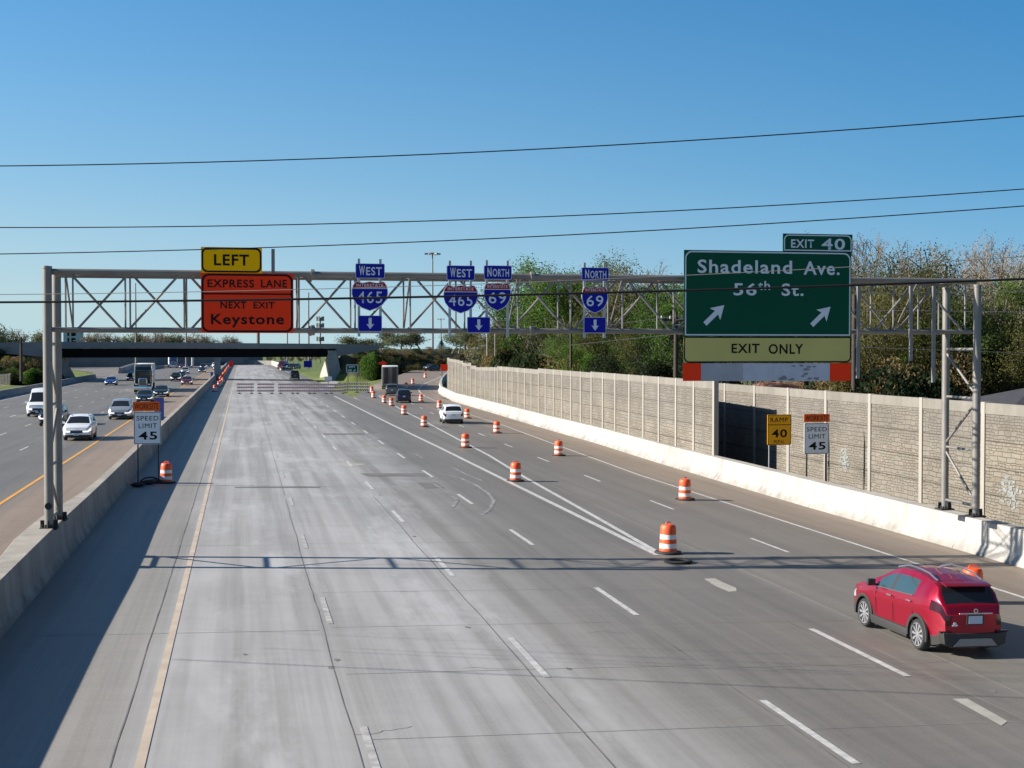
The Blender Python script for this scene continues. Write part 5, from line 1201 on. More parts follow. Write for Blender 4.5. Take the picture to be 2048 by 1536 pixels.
# ---- trailer truck on the ramp
def bx(name, parent, c, d, m, bevel=.0, rot=0): return MB().box(c, d, rot).build(name, m, parent, bevel=bevel, smooth=bevel > 0)
M['trail'] = mat('dirty_dark_trailer_door', (.035, .025, .024), .6, noise=.25, nscale=.8); M['trailw'] = mat('white_trailer_side', (.62, .62, .62), .5, noise=.06, nscale=.4); M['stain'] = concrete('grimy_trailer_front', (.25, .235, .21), .35)
def trailer(e, L, m_side, m_rear, y0=0, col=None):
    bx('trailer', e, (0, y0 + L / 2, 2.52), (2.55, L, 2.85), m_side, .04)
    for x in (-.62, .62): bx('rear_door', e, (x, y0 - .02, 2.5), (1.18, .05, 2.65), m_rear, .01)
    for x in (-.25, .25, -1, 1): MB().tube((x, y0 - .06, 1.25), (x, y0 - .06, 3.75), .018, 6).build('lock_rod', M['galv_d'], e)
    bx('rear_sill', e, (0, y0 + .0, 1.1), (2.5, .12, .14), M['galv_d'], .01); bx('underride_guard', e, (0, y0 + .05, .55), (2.2, .1, .12), M['galv_d'], .01)
    for x in (-.8, .8): bx('guard_leg', e, (x, y0 + .06, .8), (.1, .08, .5), M['galv_d']); bx('mud_flap', e, (x * 1.15, y0 + .75, .5), (.6, .03, .7), M['black'])
    for x in (-1.05, 1.05): bx('taillight', e, (x, y0 - .07, 1.1), (.2, .04, .1), M['lampr'])
    for yw in (1.5, 2.8):
        for x in (-1, 1): MB().lathe((min(x * 1.25, x * .7), y0 + yw, .52), [(0, 0), (.5, 0), (.52, .04), (.52, .51), (.5, .55), (0, .55)], 18, axis='X').build('wheel', M['tyre'], e, smooth=True)
p = G(780, 782.5); e = empty('trailer_truck', (p.x, p.y, p.z), R(-6), 'semi trailer with dark dirty rear doors driving up the ramp', 'truck', 'vehicles driving away')
trailer(e, 14.5, M['trailw'], M['trail'])
bx('cab', e, (0, 16.5, 1.9), (2.3, 2.6, 2.6), PT['white'], .15); bx('chassis', e, (0, 13.5, .9), (.9, 9, .3), M['black'])
for x in (-1, 1):
    for yw in (13, 14.3, 17.6): MB().lathe((min(x * 1.2, x * .7), yw, .52), [(0, 0), (.5, 0), (.52, .04), (.52, .46), (.5, .5), (0, .5)], 18, axis='X').build('wheel', M['tyre'], e, smooth=True)
# ---- oncoming semi trucks
def semi(px, py, lab, colm, m_cab_front, far=False):
    p = G(px, py); e = empty('semi_truck', (p.x, p.y, p.z), 0, lab, 'truck', 'oncoming vehicles')
    y = 0.0
    bx('hood', e, (0, .95, 1.42), (1.25, 1.75, 1.05), colm, .12); bx('cab', e, (0, 2.7, 2.05), (2.1, 2.0, 2.1), colm, .12); bx('sleeper', e, (0, 4.4, 2.25), (2.3, 1.6, 2.7), colm, .12)
    for x in (-.53, .53): bx('windshield', e, (x, 1.69, 2.58), (.98, .04, .68), M['glass'], .0)
    for x in (-1.06, 1.06): bx('side_window', e, (x, 2.6, 2.55), (.03, .9, .65), M['glass'])
    bx('visor', e, (0, 1.6, 2.98), (2.0, .3, .1), colm, .03)
    bx('grille_surround', e, (0, .05, 1.48), (1.18, .1, 1.12), M['chrome'], .04); bx('grille', e, (0, -.01, 1.48), (.98, .05, .95), M['blackp'])
    mb = MB(); 
    for k in range(7): mb.box((-.42 + k * .14, -.04, 1.48), (.02, .02, .93))
    mb.build('grille_bars', M['chrome'], e)
    bx('bumper', e, (0, -.1, .62), (2.4, .25, .5), M['chrome'], .05)
    for x in (-1, 1):
        bx('fender', e, (x * .93, .75, 1.0), (.55, 1.35, .55), colm, .12); bx('headlight', e, (x * .86, .0, 1.15), (.34, .12, .2), M['lampw'], .03)
        MB().tube((x * 1.18, 3.55, .8), (x * 1.18, 3.55, 4.0), .075, 10).build('exhaust_stack', M['chrome'], e, smooth=True)
        bx('mirror', e, (x * 1.32, 1.7, 2.45), (.2, .08, .55), M['chrome'], .02); bx('fuel_tank', e, (x * .9, 3.9, .75), (.6, 1.6, .55), M['chrome'], .1)
        for yw in (.85, 6.1, 7.4): MB().lathe((min(x * 1.22, x * .82), yw, .52), [(0, 0), (.5, 0), (.52, .04), (.52, .36), (.5, .4), (0, .4)], 18, axis='X').build('wheel', M['tyre'], e, smooth=True)
    bx('chassis', e, (0, 5, .85), (.9, 8, .3), M['black'])
    bx('trailer', e, (0, 5.6 + 7, 2.52), (2.55, 14.2, 2.9), M['trailw'], .05); bx('trailer_front', e, (0, 5.46, 2.6), (2.4, .05, 2.7), M['stain'], .02)
    for yw in (16.5, 17.8):
        for x in (-1, 1): MB().lathe((min(x * 1.25, x * .7), yw, .52), [(0, 0), (.5, 0), (.52, .04), (.52, .51), (.5, .55), (0, .55)], 14, axis='X').build('wheel', M['tyre'], e)
    return e
o = semi(285.5, 785, 'black semi truck with a chrome grille and grey trailer in the oncoming lanes', PT['black'], 0); o.rotation_euler = (0, 0, R(2.2))
o = semi(347, 736, 'far blue semi truck with a white trailer in the merging lane', PT['blue'], 0); o.rotation_euler = (0, 0, R(4))
# parked plant and cars beyond the overpass on the right
pk = [(566, 738, 'far red truck parked right of the far white barrier', 'maroon', 'van'), (575, 737, 'pale parked car beyond the far barrier, left of two black ones', 'silver', 'suvb'), (583, 737, 'first black parked car beyond the far barrier', 'black', 'suvb'), (592, 737, 'second black parked car beyond the far barrier', 'black', 'suvb')]
for x, y, lab, c, k in pk:
    pp = DZ(x, 737.5, 408); o = car(k, 'parked_car' if k != 'van' else 'parked_truck', lab, 'car' if k != 'van' else 'truck', (pp.x, pp.y, .2), R(160), c, group='vehicles parked beyond the overpass')
# ================================================================ BUILDINGS
M['roofd'] = mat('dark_shingles', (.032, .033, .04), .9, noise=.2, nscale=3); M['brick'] = mat('brown_brick', (.2, .085, .055), .9, noise=.15, nscale=2); M['siding'] = mat('pale_siding', (.4, .38, .34), .8)
def house(lab, x, y, w, d, hw, hr, zb, roofm, wallm, hip=2.5):
    e = empty('house', (x, y, zb), 0, lab, 'house', 'houses behind the noise wall')
    MB().box((0, 0, hw / 2), (w, d, hw)).build('walls', wallm, e); o_ = .4; mb = MB()
    P = [(-w / 2 - o_, -d / 2 - o_, hw), (w / 2 + o_, -d / 2 - o_, hw), (w / 2 + o_, d / 2 + o_, hw), (-w / 2 - o_, d / 2 + o_, hw), (-w / 2 + hip, 0, hw + hr), (w / 2 - hip, 0, hw + hr)]
    mb.add(P, [(0, 1, 5, 4), (1, 2, 5), (2, 3, 4, 5), (3, 0, 4), (0, 3, 2, 1)]); mb.build('roof', roofm, e)
    for x_ in (-w * .25, w * .2):
        MB().box((x_, -d / 2 - .02, 1.5), (1.3, .06, 1.2)).build('window', M['glass'], e)
    return e
a = PY(1990, 773, 58); house('house with a dark hipped roof showing over the noise wall at the right edge', a.x + 4.5, 58, 14, 9, 3.6, a.z + .5 - 3.6, -.5, M['roofd'], M['siding'], 4.5)
a = PY(1592, 764, 90); house('low brown brick house showing under the green exit sign', a.x + 1.5, 90, 9, 7, a.z + .5 - .6, .6, -.5, M['brick'], M['brick'], .5)
# building with a black stencilled logo behind the left end of the bridge
b0 = DZ(126.5, 663, 620); b1 = DZ(160, 720, 620); w = (b1.x - b0.x) / .98
e = empty('logo_building', (b0.x, b0.y, 0), 0, 'pale grey block with a black stencilled logo behind the left end of the bridge', 'building')
bh = b0.z; MB().box((w / 2, 6, bh / 2), (w, 12, bh)).build('walls', mat('pale_cladding', (.36, .42, .48), .7), e)
MB().box((w / 2, 6, bh + .15), (w + .3, 12.3, .3)).build('roof', M['conc'], e)
mb = MB(); u = w / 34.0
def lg(x0, x1, y0, y1, rnd_=0):
    P = [((x0 - 126.5) * u, bh - (y1 - 663) * u), ((x1 - 126.5) * u, bh - (y1 - 663) * u), ((x1 - 126.5) * u, bh - (y0 - 663) * u), ((x0 - 126.5) * u, bh - (y0 - 663) * u)]
    if rnd_ == 1:
        X1, Z0, Z1 = P[1][0], P[0][1], P[2][1]; rd = (Z1 - Z0) * .48; P = [P[0]] + [(X1 - rd + rd * math.cos(t), (Z0 + Z1) / 2 + rd * math.sin(t)) for t in [R(-90 + 18 * k) for k in range(11)]] + [P[3]]
    if rnd_ == 2:
        X1, Z0, Z1 = P[1][0], P[0][1], P[2][1]; rd = (Z1 - Z0) * .5; P = [P[0], P[1]] + [(X1 - rd + rd * math.cos(t), Z1 - rd + rd * math.sin(t)) for t in [R(18 * k) for k in range(6)]] + [P[3]]
    mb.add([(x, -.06, z) for x, z in P] , [tuple(range(len(P)))])
lg(134.5, 138.3, 665, 672.5); lg(142, 151.5, 665, 672.5, 1); lg(134.5, 138.3, 676, 684.5); lg(142, 151.5, 676, 684.5, 2)
mb.build('logo', M['ink'], e)
# far buildings, wall and fence seen under the bridge
fw = [(-78, 452), (-52, 462), (-30, 486), (-12, 520), (8, 575)]
o = sweep('far_noise_wall', fw, [(0, -1), (0, 3.6), (.3, 3.6), (.3, -1)], mat('grey_green_wall', (.13, .15, .155), .85, noise=.1, nscale=.3), lambda x, y: 0); tag(o, 'long grey noise wall far behind the oncoming lanes under the bridge', 'wall')
o = sweep('far_noise_wall', [(28.5, 352), (33, 345), (50, 330)], [(0, -1), (0, 4.6), (.3, 4.6), (.3, -1)], M['concw'], lambda x, y: 0); tag(o, 'pale noise wall beyond the right bridge abutment', 'wall')
for (x, y, wd, hh, lab) in ((-70, 430, 9, 6.5, 'dark brown house under the left end of the bridge'), (-59, 440, 8, 5.5, 'pale house under the bridge, right of the dark brown one')):
    e = empty('house', (x, y, .3), .2, lab, 'house', 'houses beyond the bridge'); MB().box((0, 0, hh * .3), (wd, 8, hh * .6)).build('walls', M['brick'] if 'dark' in lab else M['siding'], e)
    mb = MB(); mb.prism([(-wd / 2 - .4, hh * .6), (wd / 2 + .4, hh * .6), (0, hh)], -4.4, 4.4); mb.build('roof', M['roofd'], e)
# chain link fence on the left verge
e = empty('chain_link_fence', (-38.5, 200, .1), 0, 'grey chain link fence on the left verge below the bridge approach', 'fence')
mb = MB()
for k in range(22): mb.tube((-.03 * k, k * 3, 0), (-.03 * k, k * 3, 2.0), .035, 5)
mb.build('fence_posts', M['galv'], e)
MB().tube((0, 0, 2), (-.63, 63, 2), .025, 5).build('top_rail', M['galv'], e); mb = MB()
for k in range(160):
    a = k * .4; 
    if a < 61: mb.tube((-.01 * a, a, 0), (-.01 * a - .02, a + 2, 2), .006, 3, cap=False); mb.tube((-.01 * a - .02, a + 2, 0), (-.01 * a, a, 2), .006, 3, cap=False)
mb.build('mesh', M['galv'], e, fix=False)
# dark green guard fence on the right hillside
o = sweep('hillside_fence', [(53, 255), (66, 275), (80, 292)], [(0, -1), (0, 1.9), (.15, 1.9), (.15, -1)], mat('dark_green_fence', (.02, .045, .05), .7), lambda x, y: 4.1 + (y - 255) * .045); tag(o, 'dark green fence climbing the slope behind the end of the noise wall', 'fence')
# ================================================================ TREES
LEAF = {
 'fresh': foliage('fresh_green_leaf', [(0.036, 0.078, 0.012), (0.078, 0.158, 0.022), (0.136, 0.242, 0.036)]),
 'mid': foliage('mid_green_leaf', [(0.020, 0.039, 0.009), (0.047, 0.078, 0.014), (0.078, 0.117, 0.023)]),
 'olive': foliage('olive_leaf', [(0.047, 0.052, 0.017), (0.103, 0.103, 0.028), (0.160, 0.145, 0.047)]),
 'gold': foliage('golden_bud', [(0.090, 0.067, 0.026), (0.179, 0.135, 0.054), (0.269, 0.198, 0.099)]),
 'pink': foliage('pale_blossom', [(0.125, 0.101, 0.070), (0.257, 0.203, 0.148), (0.351, 0.296, 0.234)]),
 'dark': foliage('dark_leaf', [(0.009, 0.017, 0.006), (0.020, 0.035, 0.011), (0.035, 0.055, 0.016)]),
 'brownl': foliage('russet_leaf', [(0.062, 0.031, 0.023), (0.109, 0.055, 0.035), (0.156, 0.086, 0.055)]),
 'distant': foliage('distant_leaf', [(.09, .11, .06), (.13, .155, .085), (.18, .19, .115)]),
 'spruce': foliage('spruce_needle', [(0.016, 0.027, 0.023), (0.027, 0.047, 0.035), (0.039, 0.062, 0.047)])}
def tree_proto(seed, h, spread, nleaf, ls, depth=4, trunk=.22, low=.25, lean=0, droop=0, clump=.5, twigr=.012):
    rn = random.Random(seed); tm = MB(); lm = MB(); tips = []
    def leaf(p, s):
        n = Vector((rn.gauss(0, 1), rn.gauss(0, 1), rn.gauss(.4, 1))).normalized(); u = n.orthogonal().normalized(); v = n.cross(u); a = rn.uniform(0, 6.28)
        u, v = u * math.cos(a) + v * math.sin(a), v * math.cos(a) - u * math.sin(a); s1 = s * rn.uniform(.6, 1.2)
        lm.add([p - u * s1 * .5, p + v * s1 * .33, p + u * s1 * .5, p - v * s1 * .33], [(0, 1, 2, 3)])
    def grow(p, d, L, r, lev):
        n = 3 if lev < 2 else 2; sides = 7 if lev == 0 else (5 if lev == 1 else 3)
        for i in range(n):
            d2 = (d + Vector((rn.gauss(0, .12), rn.gauss(0, .12), rn.gauss(.03, .08) - droop * (lev > 2)))).normalized(); q = p + d2 * L / n; r2 = max(twigr, r * (.86 if lev else .8))
            tm.tube(p, q, r, sides, r2, cap=False); p, d, r = q, d2, r2
            if lev and lev < depth and i < n - 1 and rn.random() < .75: branch(p, d, L * .62, r * .6, lev + 1)
            if lev >= depth - 1: tips.append((p.copy(), lev))
        if lev < depth:
            for k in range(rn.choice((2, 3, 3)) if lev else 4): branch(p, d, L * rn.uniform(.6, .85), r * .68, lev + 1)
        else: tips.append((p.copy(), lev))
    def branch(p, d, L, r, lev):
        az = rn.uniform(0, 6.28); el = rn.uniform(.35, 1.0) * spread; u = d.orthogonal().normalized(); v = d.cross(u)
        d2 = (d * math.cos(el) + (u * math.cos(az) + v * math.sin(az)) * math.sin(el) + Vector((0, 0, .12))).normalized(); grow(p, d2, L, r, lev)
    H0 = h * low; p = Vector((0, 0, -.3)); d = Vector((lean, 0, 1)).normalized()
    grow(p, d, H0 + .3, trunk, 0)
    zl_ = sorted(t[0].z for t in tips); k = h / zl_[int(len(zl_) * .975)]
    tm.v = [(a * k, b * k, c * k) for a, b, c in tm.v]; tips = [(t[0] * k, t[1]) for t in tips]
    per = max(1, nleaf // len(tips))
    for (t, lev) in tips:
        m_ = rn.choice((0, 1, 1, 2)) * per if clump > .7 else per
        for q in range(m_):
            leaf(t + Vector((rn.gauss(0, clump), rn.gauss(0, clump), rn.gauss(0, clump * .8))), ls)
    return tm, lm
def bake(tp, barkm, leafm, name='tree'):
    tm, lm = tp; a = tm.build('trunk', barkm, None, fix=False, smooth=True, angle=60); b = lm.build('crown', leafm, None, fix=False)
    me = (a.data, b.data); bpy.data.objects.remove(a); bpy.data.objects.remove(b); return me
PRO = {
 'greenbig': bake(tree_proto(1, 14, .75, 21000, .19, 4, .28, .24, clump=.42, twigr=.02), M['bark'], LEAF['fresh']),
 'greenmid': bake(tree_proto(2, 12, .8, 20000, .19, 4, .22, .22, clump=.42, twigr=.02), M['bark'], LEAF['mid']),
 'olive': bake(tree_proto(3, 12, .8, 19000, .16, 4, .2, .2, clump=.4, twigr=.02), M['bark'], LEAF['olive']),
 'twiggy': bake(tree_proto(4, 14, .72, 5500, .12, 5, .24, .26, clump=.35, twigr=.022), M['barkl'], LEAF['gold']),
 'blossom': bake(tree_proto(5, 15, .7, 9000, .12, 5, .24, .3, clump=.24, twigr=.02), M['barkl'], LEAF['pink']),
 'bare': bake(tree_proto(6, 11, .8, 700, .14, 5, .18, .22, clump=.3, twigr=.018), M['barkl'], LEAF['gold']),
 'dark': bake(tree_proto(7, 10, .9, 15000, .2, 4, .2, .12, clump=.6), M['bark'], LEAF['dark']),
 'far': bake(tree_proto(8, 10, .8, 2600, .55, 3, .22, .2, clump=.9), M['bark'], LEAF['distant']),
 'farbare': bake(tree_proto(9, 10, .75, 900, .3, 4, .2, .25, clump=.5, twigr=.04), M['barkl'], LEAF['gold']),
 'russet': bake(tree_proto(10, 9, .85, 3200, .4, 3, .2, .15, clump=.8), M['bark'], LEAF['brownl'])}
def bush_proto(seed, n, w, h, ls, leafm):
    rn = random.Random(seed); tm = MB(); lm = MB(); lobes = [(rn.uniform(-.6, .6) * w, rn.uniform(-.6, .6) * w, rn.uniform(.25, .75) * h, rn.uniform(.3, .5)) for _ in range(9)]
    for k in range(9): tm.tube((rn.uniform(-.2, .2), rn.uniform(-.2, .2), -.3), (lobes[k][0], lobes[k][1], lobes[k][2]), .05, 4, .015)
    for k in range(n):
        cx, cy, cz, q = rn.choice(lobes); rr_ = q * (.75 + .4 * rn.random() ** .5); th = rn.uniform(0, 6.28); ph = math.acos(rn.uniform(-1, 1))
        p = Vector((cx + rr_ * w * math.sin(ph) * math.cos(th), cy + rr_ * w * math.sin(ph) * math.sin(th), max(.0, cz + rr_ * h * .8 * math.cos(ph))))
        nn = Vector((rn.gauss(0, 1), rn.gauss(0, 1), rn.gauss(.3, 1))).normalized(); u = nn.orthogonal().normalized(); v = nn.cross(u); s = ls * rn.uniform(.6, 1.3)
        lm.add([p - u * s * .5, p + v * s * .35, p + u * s * .5, p - v * s * .35], [(0, 1, 2, 3)])
    return bake((tm, lm), M['bark'], leafm)
PRO['bush_o'] = bush_proto(11, 9000, 2.4, 3.0, .17, LEAF['olive']); PRO['bush_g'] = bush_proto(12, 9000, 2.4, 3.2, .17, LEAF['fresh']); PRO['bush_d'] = bush_proto(13, 9000, 2.6, 2.6, .18, LEAF['dark']); PRO['bush_t'] = bush_proto(14, 6000, 2.4, 3.2, .13, LEAF['gold']); PRO['bush_m'] = bush_proto(15, 9000, 2.4, 2.8, .17, LEAF['mid'])
# conifer
rn = random.Random(20); tm = MB(); lm = MB(); tm.tube((0, 0, -.3), (0, 0, 8), .16, 7, .03)
for k in range(2600):
    z = rn.uniform(.6, 8); rr_ = (8 - z) * .3 * rn.random() ** .4; th = rn.uniform(0, 6.28); p = Vector((rr_ * math.cos(th), rr_ * math.sin(th), z - rr_ * .25)); s = .4
    u = Vector((math.cos(th), math.sin(th), -.3)); v = Vector((-math.sin(th), math.cos(th), rn.uniform(-.3, .3))); lm.add([p - u * s * .5, p + v * s * .25, p + u * s * .5, p - v * s * .25], [(0, 1, 2, 3)])
PRO['spruce'] = bake((tm, lm), M['bark'], LEAF['spruce'])
HT = dict(greenbig=14, greenmid=12, olive=12, twiggy=14, blossom=15, bare=11, dark=10, far=10, farbare=10, russet=9, bush_o=3.2, bush_g=3.4, bush_d=2.9, bush_t=3.4, bush_m=3.1, spruce=8)
rt = random.Random(77); used_labels = {}
def plant(kind, X, Y, zb, h, lab, group, sx=None, name=None):
    me = PRO[kind]; nm = name or ('bush' if kind.startswith('bush') else ('spruce_tree' if kind == 'spruce' else 'tree')); s = h / HT[kind]
    e = empty(nm, (X, Y, zb), rt.uniform(0, 6.28), lab, 'bush' if nm == 'bush' else 'tree', group); w = sx if sx else s * rt.uniform(.9, 1.15); e.scale = (w, w, s)
    for m_, n in zip(me, ('trunk' if nm != 'bush' else 'stems', 'crown' if nm != 'bush' else 'foliage')):
        o = bpy.data.objects.new(n, m_); SC.collection.objects.link(o); o.parent = e
    return e
def ptree(kind, px, ytop, dist, lab, group, zb=-.5, sx=None):
    if px > 965 and dist < 200: dist = max(dist, 2742 * (31.5 if 'bush' in kind else 33.5) / ((px - 485) * .9815)) + (rt.uniform(0, 7) if 'rear' not in group else 12)
    t = DZ(px, ytop, dist / math.cos(0)); return plant(kind, t.x, t.y, zb, t.z - zb, lab, group, sx)
WG = 'trees in the woods behind the noise wall'
KL = {'greenbig': 'tall bright green tree', 'greenmid': 'rounded mid green tree', 'olive': 'olive green spring tree', 'twiggy': 'twiggy tree with sparse golden buds', 'blossom': 'tall tree with pale pinkish new leaves', 'bare': 'nearly bare grey tree', 'dark': 'dark shaded tree'}
# (kind, px, ytop, distance, where)
TR = [('blossom', 1735, 506, 92, 'directly right of the green exit sign'), ('blossom', 1805, 494, 96, 'between the exit sign and the right gantry posts'), ('blossom', 1885, 496, 94, 'above the right end of the truss'), ('blossom', 1925, 503, 99, 'above the right gantry posts'), ('twiggy', 1960, 520, 96, 'just right of the right gantry posts'), ('twiggy', 2010, 528, 100, 'near the right edge of the view'), ('greenbig', 2030, 556, 86, 'at the right edge, in front of the paler trees'), ('greenmid', 2050, 600, 80, 'half cut by the right edge'),
      ('olive', 1760, 548, 84, 'in front of the pinkish trees beside the exit sign'), ('olive', 1850, 536, 88, 'between the two pinkish crowns'), ('olive', 1905, 570, 84, 'behind the right gantry posts'), ('twiggy', 1700, 545, 90, 'half hidden by the right side of the exit sign'), ('olive', 1790, 590, 78, 'low, behind the empty mounting beams'), ('twiggy', 1980, 600, 80, 'low, right of the right gantry posts'), ('olive', 1945, 610, 76, 'low, just behind the right gantry posts'), ('greenmid', 1885, 620, 78, 'low, between the right gantry posts'),
      ('greenbig', 1130, 541, 112, 'rising above the truss left of the NORTH 69 sign'), ('greenbig', 1160, 545, 118, 'behind the lone NORTH 69 sign'), ('greenbig', 1100, 556, 116, 'left end of the bright green crowns'), ('olive', 1240, 541, 108, 'rising above the truss right of the NORTH 69 sign'), ('twiggy', 1275, 552, 110, 'thin crown above the truss left of the exit sign'), ('greenmid', 1300, 585, 98, 'left of the green exit sign'), ('greenmid', 1340, 590, 94, 'touching the left edge of the exit sign'), ('greenbig', 1385, 575, 100, 'behind the left part of the exit sign'), ('greenmid', 1255, 600, 100, 'below the truss right of the NORTH 69 sign'), ('olive', 1215, 625, 92, 'below the NORTH 69 sign arrow'),
      ('greenbig', 1180, 665, 84, 'bright low tree below the NORTH 69 sign'), ('olive', 1320, 650, 88, 'low, left of the exit sign strip'), ('greenmid', 1280, 660, 82, 'low tree above the middle of the noise wall'), ('olive', 1075, 600, 125, 'left edge of the main woods'), ('bare', 1040, 628, 128, 'bare crown between the 69 shield and the woods'), ('bare', 1010, 655, 150, 'bare crown below the 69 shield'), ('olive', 1060, 660, 118, 'low, left end of the woods'), ('twiggy', 1110, 640, 104, 'budding, inside the left part of the woods'), ('twiggy', 1150, 650, 100, 'budding, behind the utility pole'),
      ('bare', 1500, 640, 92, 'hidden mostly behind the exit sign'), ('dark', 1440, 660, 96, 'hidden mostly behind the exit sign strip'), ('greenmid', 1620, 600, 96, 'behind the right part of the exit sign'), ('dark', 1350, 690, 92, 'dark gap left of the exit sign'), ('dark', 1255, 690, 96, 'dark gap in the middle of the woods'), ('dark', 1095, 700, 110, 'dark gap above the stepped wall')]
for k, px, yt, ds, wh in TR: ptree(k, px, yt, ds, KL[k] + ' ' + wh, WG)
# a darker rank further back closes the gaps
for i, px in enumerate(range(1085, 2120, 52)):
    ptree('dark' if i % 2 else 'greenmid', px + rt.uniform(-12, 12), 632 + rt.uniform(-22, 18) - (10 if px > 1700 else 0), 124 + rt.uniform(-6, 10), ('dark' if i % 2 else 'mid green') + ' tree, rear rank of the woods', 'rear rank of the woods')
BG = 'bushes behind the noise wall'
kb = {'bush_o': 'olive', 'bush_g': 'bright green', 'bush_d': 'dark', 'bush_t': 'twiggy golden', 'bush_m': 'mid green'}
xsb = [975, 1000, 1030, 1060, 1090, 1120, 1150, 1180, 1205, 1235, 1265, 1295, 1330, 1365, 1400, 1700, 1730, 1765, 1800, 1835, 1870, 1905, 1940, 1980, 2030]
sq = ['bush_o', 'bush_t', 'bush_o', 'bush_d', 'bush_t', 'bush_g', 'bush_g', 'bush_d', 'bush_g', 'bush_g', 'bush_d', 'bush_m', 'bush_m', 'bush_d', 'bush_m', 'bush_t', 'bush_t', 'bush_o', 'bush_d', 'bush_t', 'bush_t', 'bush_d', 'bush_t', 'bush_o', 'bush_m']
for px, k in zip(xsb, sq):
    ds = 150 - (px - 975) * .085 if px < 1500 else 72 + rt.uniform(0, 10); yt = 712 + (px - 975) * .02 if px < 1450 else 722 + rt.uniform(-25, 10)
    ptree(k, px, yt, ds, kb[k] + ' bush behind the noise wall, ' + ('left of the exit sign' if px < 1450 else 'right of the exit sign'), BG if px < 1450 else BG + ' at the right', sx=rt.uniform(1.1, 1.5))
    ptree(sq[(xsb.index(px) * 3 + 1) % len(sq)], px + 14, yt - 38 + rt.uniform(-12, 12), ds + 8, 'tall bush behind the noise wall, ' + ('left of the exit sign' if px < 1450 else 'right of the exit sign'), 'tall ' + BG + (' at the right' if px > 1450 else ''), sx=rt.uniform(1.3, 1.7))
# skyline trees beyond the overpass
SK = 'skyline trees beyond the overpass'
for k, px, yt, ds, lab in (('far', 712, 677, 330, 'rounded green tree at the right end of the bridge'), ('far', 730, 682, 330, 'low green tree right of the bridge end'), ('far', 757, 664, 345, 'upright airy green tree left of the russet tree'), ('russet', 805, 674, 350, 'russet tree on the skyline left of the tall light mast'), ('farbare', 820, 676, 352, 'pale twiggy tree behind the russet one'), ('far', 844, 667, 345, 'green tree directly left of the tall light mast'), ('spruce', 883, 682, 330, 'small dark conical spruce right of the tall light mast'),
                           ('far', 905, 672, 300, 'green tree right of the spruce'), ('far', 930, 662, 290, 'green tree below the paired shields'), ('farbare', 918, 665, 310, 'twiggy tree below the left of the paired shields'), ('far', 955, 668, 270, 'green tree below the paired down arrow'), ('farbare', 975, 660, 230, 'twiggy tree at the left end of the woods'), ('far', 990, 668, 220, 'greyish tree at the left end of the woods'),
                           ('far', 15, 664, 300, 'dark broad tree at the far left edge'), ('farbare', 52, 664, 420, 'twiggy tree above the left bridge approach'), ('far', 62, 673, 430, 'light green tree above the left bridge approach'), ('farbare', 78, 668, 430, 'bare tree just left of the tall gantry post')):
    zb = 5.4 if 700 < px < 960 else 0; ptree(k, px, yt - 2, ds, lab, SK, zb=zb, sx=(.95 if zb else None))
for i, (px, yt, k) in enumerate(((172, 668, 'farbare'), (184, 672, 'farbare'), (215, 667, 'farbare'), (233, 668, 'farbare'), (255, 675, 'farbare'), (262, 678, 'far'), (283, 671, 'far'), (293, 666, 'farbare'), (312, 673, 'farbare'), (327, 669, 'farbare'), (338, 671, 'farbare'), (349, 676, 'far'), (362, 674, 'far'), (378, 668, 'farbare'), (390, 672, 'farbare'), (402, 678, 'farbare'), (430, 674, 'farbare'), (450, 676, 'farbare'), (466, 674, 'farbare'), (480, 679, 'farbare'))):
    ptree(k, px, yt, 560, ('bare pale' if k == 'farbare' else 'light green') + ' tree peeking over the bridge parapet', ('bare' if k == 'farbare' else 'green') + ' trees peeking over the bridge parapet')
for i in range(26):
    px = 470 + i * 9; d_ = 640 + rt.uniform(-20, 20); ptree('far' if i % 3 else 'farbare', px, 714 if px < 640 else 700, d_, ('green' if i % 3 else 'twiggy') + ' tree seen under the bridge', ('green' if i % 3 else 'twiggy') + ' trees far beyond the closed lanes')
# left embankment growth
LG = 'bushes on the left embankment'
for i, (px, py_, k, h, sx) in enumerate(((6, 765, 'bush_d', 2.6, .8), (20, 770, 'bush_d', 1.8, .7), (33, 770, 'bush_d', 2.0, .7), (47, 768, 'bush_d', 2.0, .7), (60, 768, 'bush_d', 2.2, .7), (70, 762, 'bush_g', 3.4, .9), (80, 765, 'bush_d', 2.4, .6), (30, 760, 'bush_m', 3.2, .9), (10, 745, 'bush_d', 4.5, 1.2), (28, 742, 'bush_t', 5, 1.1), (44, 742, 'bush_d', 5, 1.1), (56, 744, 'bush_t', 4.5, .9), (14, 725, 'bush_o', 4, 1.2), (34, 725, 'bush_d', 4, 1.2), (52, 728, 'bush_d', 4, 1.1), (66, 738, 'bush_d', 4, 1.0), (4, 715, 'bush_d', 4, 1.2), (74, 726, 'bush_d', 3.4, 1.0), (88, 733, 'bush_d', 3.0, 1.0), (104, 738, 'bush_d', 2.4, .9))):
    d_ = 236 + max(0, 762 - py_) * .5; p = DZ(px, py_, d_)
    plant(k, p.x, p.y, terr_l(p.x, p.y) - .1, h, {'bush_d': 'dark bush on the left embankment', 'bush_t': 'twiggy bush below the utility pole at the far left', 'bush_g': 'bright rounded bush just left of the gantry posts', 'bush_m': 'green bush beside the frontage road at the far left', 'bush_o': 'olive bush on the slope at the far left'}[k], LG, sx=sx)
for px, yt, k in ((6, 672, 'dark'), (24, 690, 'dark'), (-14, 668, 'dark')): ptree(k, px, yt, 262, 'dark tree on the bridge approach, ' + {6: 'at the far left edge', 24: 'right of the one at the left edge', -14: 'cut by the left edge'}[px], 'dark trees on the bridge approach', zb=0)
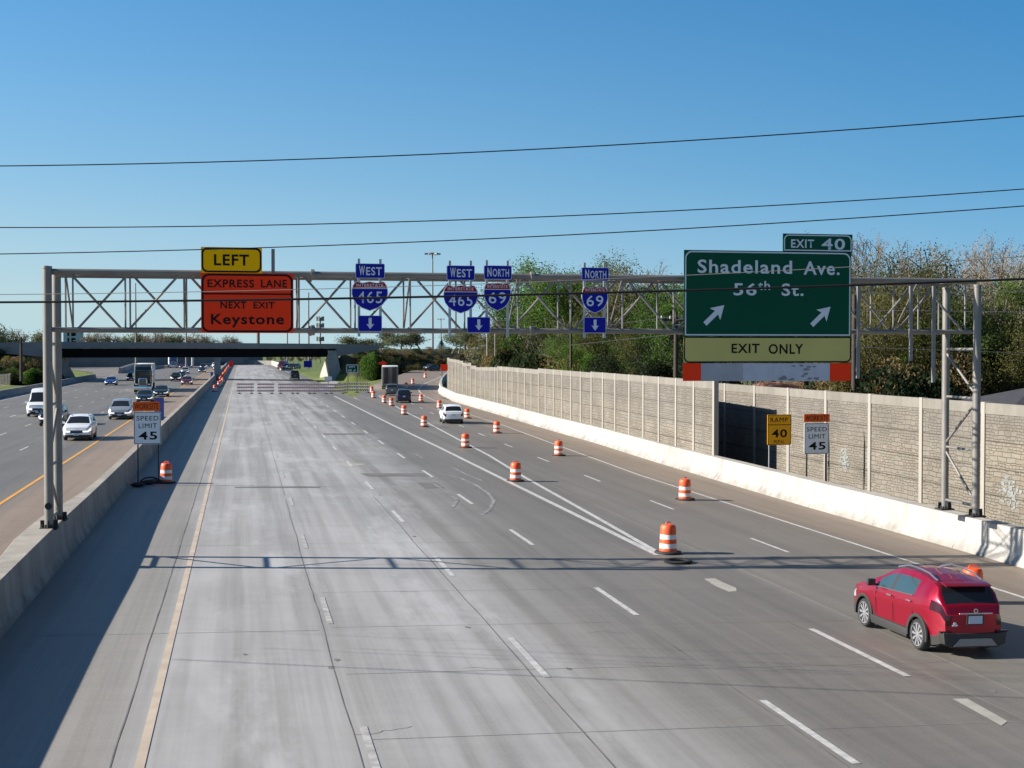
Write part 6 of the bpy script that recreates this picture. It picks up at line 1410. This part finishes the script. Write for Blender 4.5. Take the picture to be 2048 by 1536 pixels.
# right embankment brush
RG = 'brush on the right embankment'
rb_ = random.Random(31); bb = MB()
for i in range(420):
    s_ = rb_.random() ** 1.3 * 4.2; k0 = int(s_); (ax, ay), (bx_, by) = CREST[k0], CREST[k0 + 1]; f = s_ - k0; t_ = rb_.uniform(.3, 12.5)
    dd = Vector((bx_ - ax, by - ay)).normalized(); X = ax + (bx_ - ax) * f + dd.y * t_; Y = ay + (by - ay) * f - dd.x * t_
    z = terr_r(X, Y); d2, _ = dist_poly(X, Y, RC)
    if d2 < 7.6 or X < 23.0 or Y > 400: continue
    mi = rb_.choice((0, 1, 1, 2, 3, 1)); w_ = rb_.uniform(.5, 1.5); h_ = rb_.uniform(.5, 1.5)
    for k in range(330):
        u_, v_ = rb_.uniform(0, 6.28), rb_.random() ** .5; hh_ = rb_.random()
        p = Vector((X + w_ * v_ * math.cos(u_) * (1 - .5 * hh_), Y + w_ * v_ * math.sin(u_) * (1 - .5 * hh_), z - .1 + h_ * hh_)); n_ = Vector((rb_.gauss(0, 1), rb_.gauss(0, 1), rb_.gauss(.3, 1))).normalized(); u = n_.orthogonal().normalized(); v = n_.cross(u); s2 = rb_.uniform(.1, .24)
        bb.add([p - u * s2 * .5, p + v * s2 * .35, p + u * s2 * .5, p - v * s2 * .35], [(0, 1, 2, 3)], mi)
tag(bb.build('brush', [LEAF['olive'], LEAF['gold'], LEAF['mid'], LEAF['dark']], fix=False), kind='stuff')
for px, yt in ((745, 697), (752, 703), (770, 712), (785, 715)):
    p = DZ(px, 720, 283); plant('bush_g' if px < 760 else 'bush_d', p.x, p.y, terr_r(p.x, p.y) - .2, 6.32 - (yt - 697) * 283 / 2742 - terr_r(p.x, p.y) + .3, {745: 'bright green shrub on the embankment left of the orange diamond sign', 752: 'green shrub right beside the bright one on the embankment', 770: 'dark shrub above the trailer truck', 785: 'dark shrub right above the trailer roof'}[px], 'shrubs on the embankment by the diamond sign', sx=1.1)
for k in range(4):
    X = 31.3 + k * .8; plant('bush_d' if k % 2 else 'bush_m', X + .9, 205 + k * 4.2, -.4, rt.uniform(1.2, 2.0), ('dark' if k % 2 else 'green') + ' shrub between the white barrier and the far end of the noise wall', 'shrubs behind the ramp barrier', sx=.5)

# ================================================================ tell repeats apart by their order in the view
def column(o):
    v = RMAT.transposed() @ (Vector(o.location) - Vector((0, 0, HC))); return v.x / -v.z
ORD = ['first', 'second', 'third', 'fourth', 'fifth', 'sixth', 'seventh', 'eighth', 'ninth', 'tenth', 'eleventh', 'twelfth', 'thirteenth', 'fourteenth', 'fifteenth', 'sixteenth', 'seventeenth', 'eighteenth', 'nineteenth', 'twentieth'] + ['twenty-' + w for w in ('first', 'second', 'third', 'fourth', 'fifth', 'sixth', 'seventh', 'eighth', 'ninth')] + ['thirtieth', 'thirty-first']
byl = {}
for o in SC.collection.objects:
    if o.parent is None and o.get('label'): byl.setdefault(o['label'], []).append(o)
for l, os_ in byl.items():
    if len(os_) > 1 and 'drum' not in l and 'brush' not in l:
        os_.sort(key=column)
        for i, o in enumerate(os_): o['label'] = ('leftmost' if i == 0 else ('rightmost' if i == len(os_) - 1 else ORD[i] + ' from left')) + ' ' + l
    if len(os_) > 1 and 'drum' in l:
        os_.sort(key=lambda q: q.location.y)
        for i, o in enumerate(os_): o['label'] = ('nearest' if i == 0 else ('farthest' if i == len(os_) - 1 else ORD[i] + ' nearest')) + ' ' + l
for o in SC.collection.objects:
    if o.parent is None and o.get('label') and len(o['label'].split()) > 16: print('LONG', o['label'])
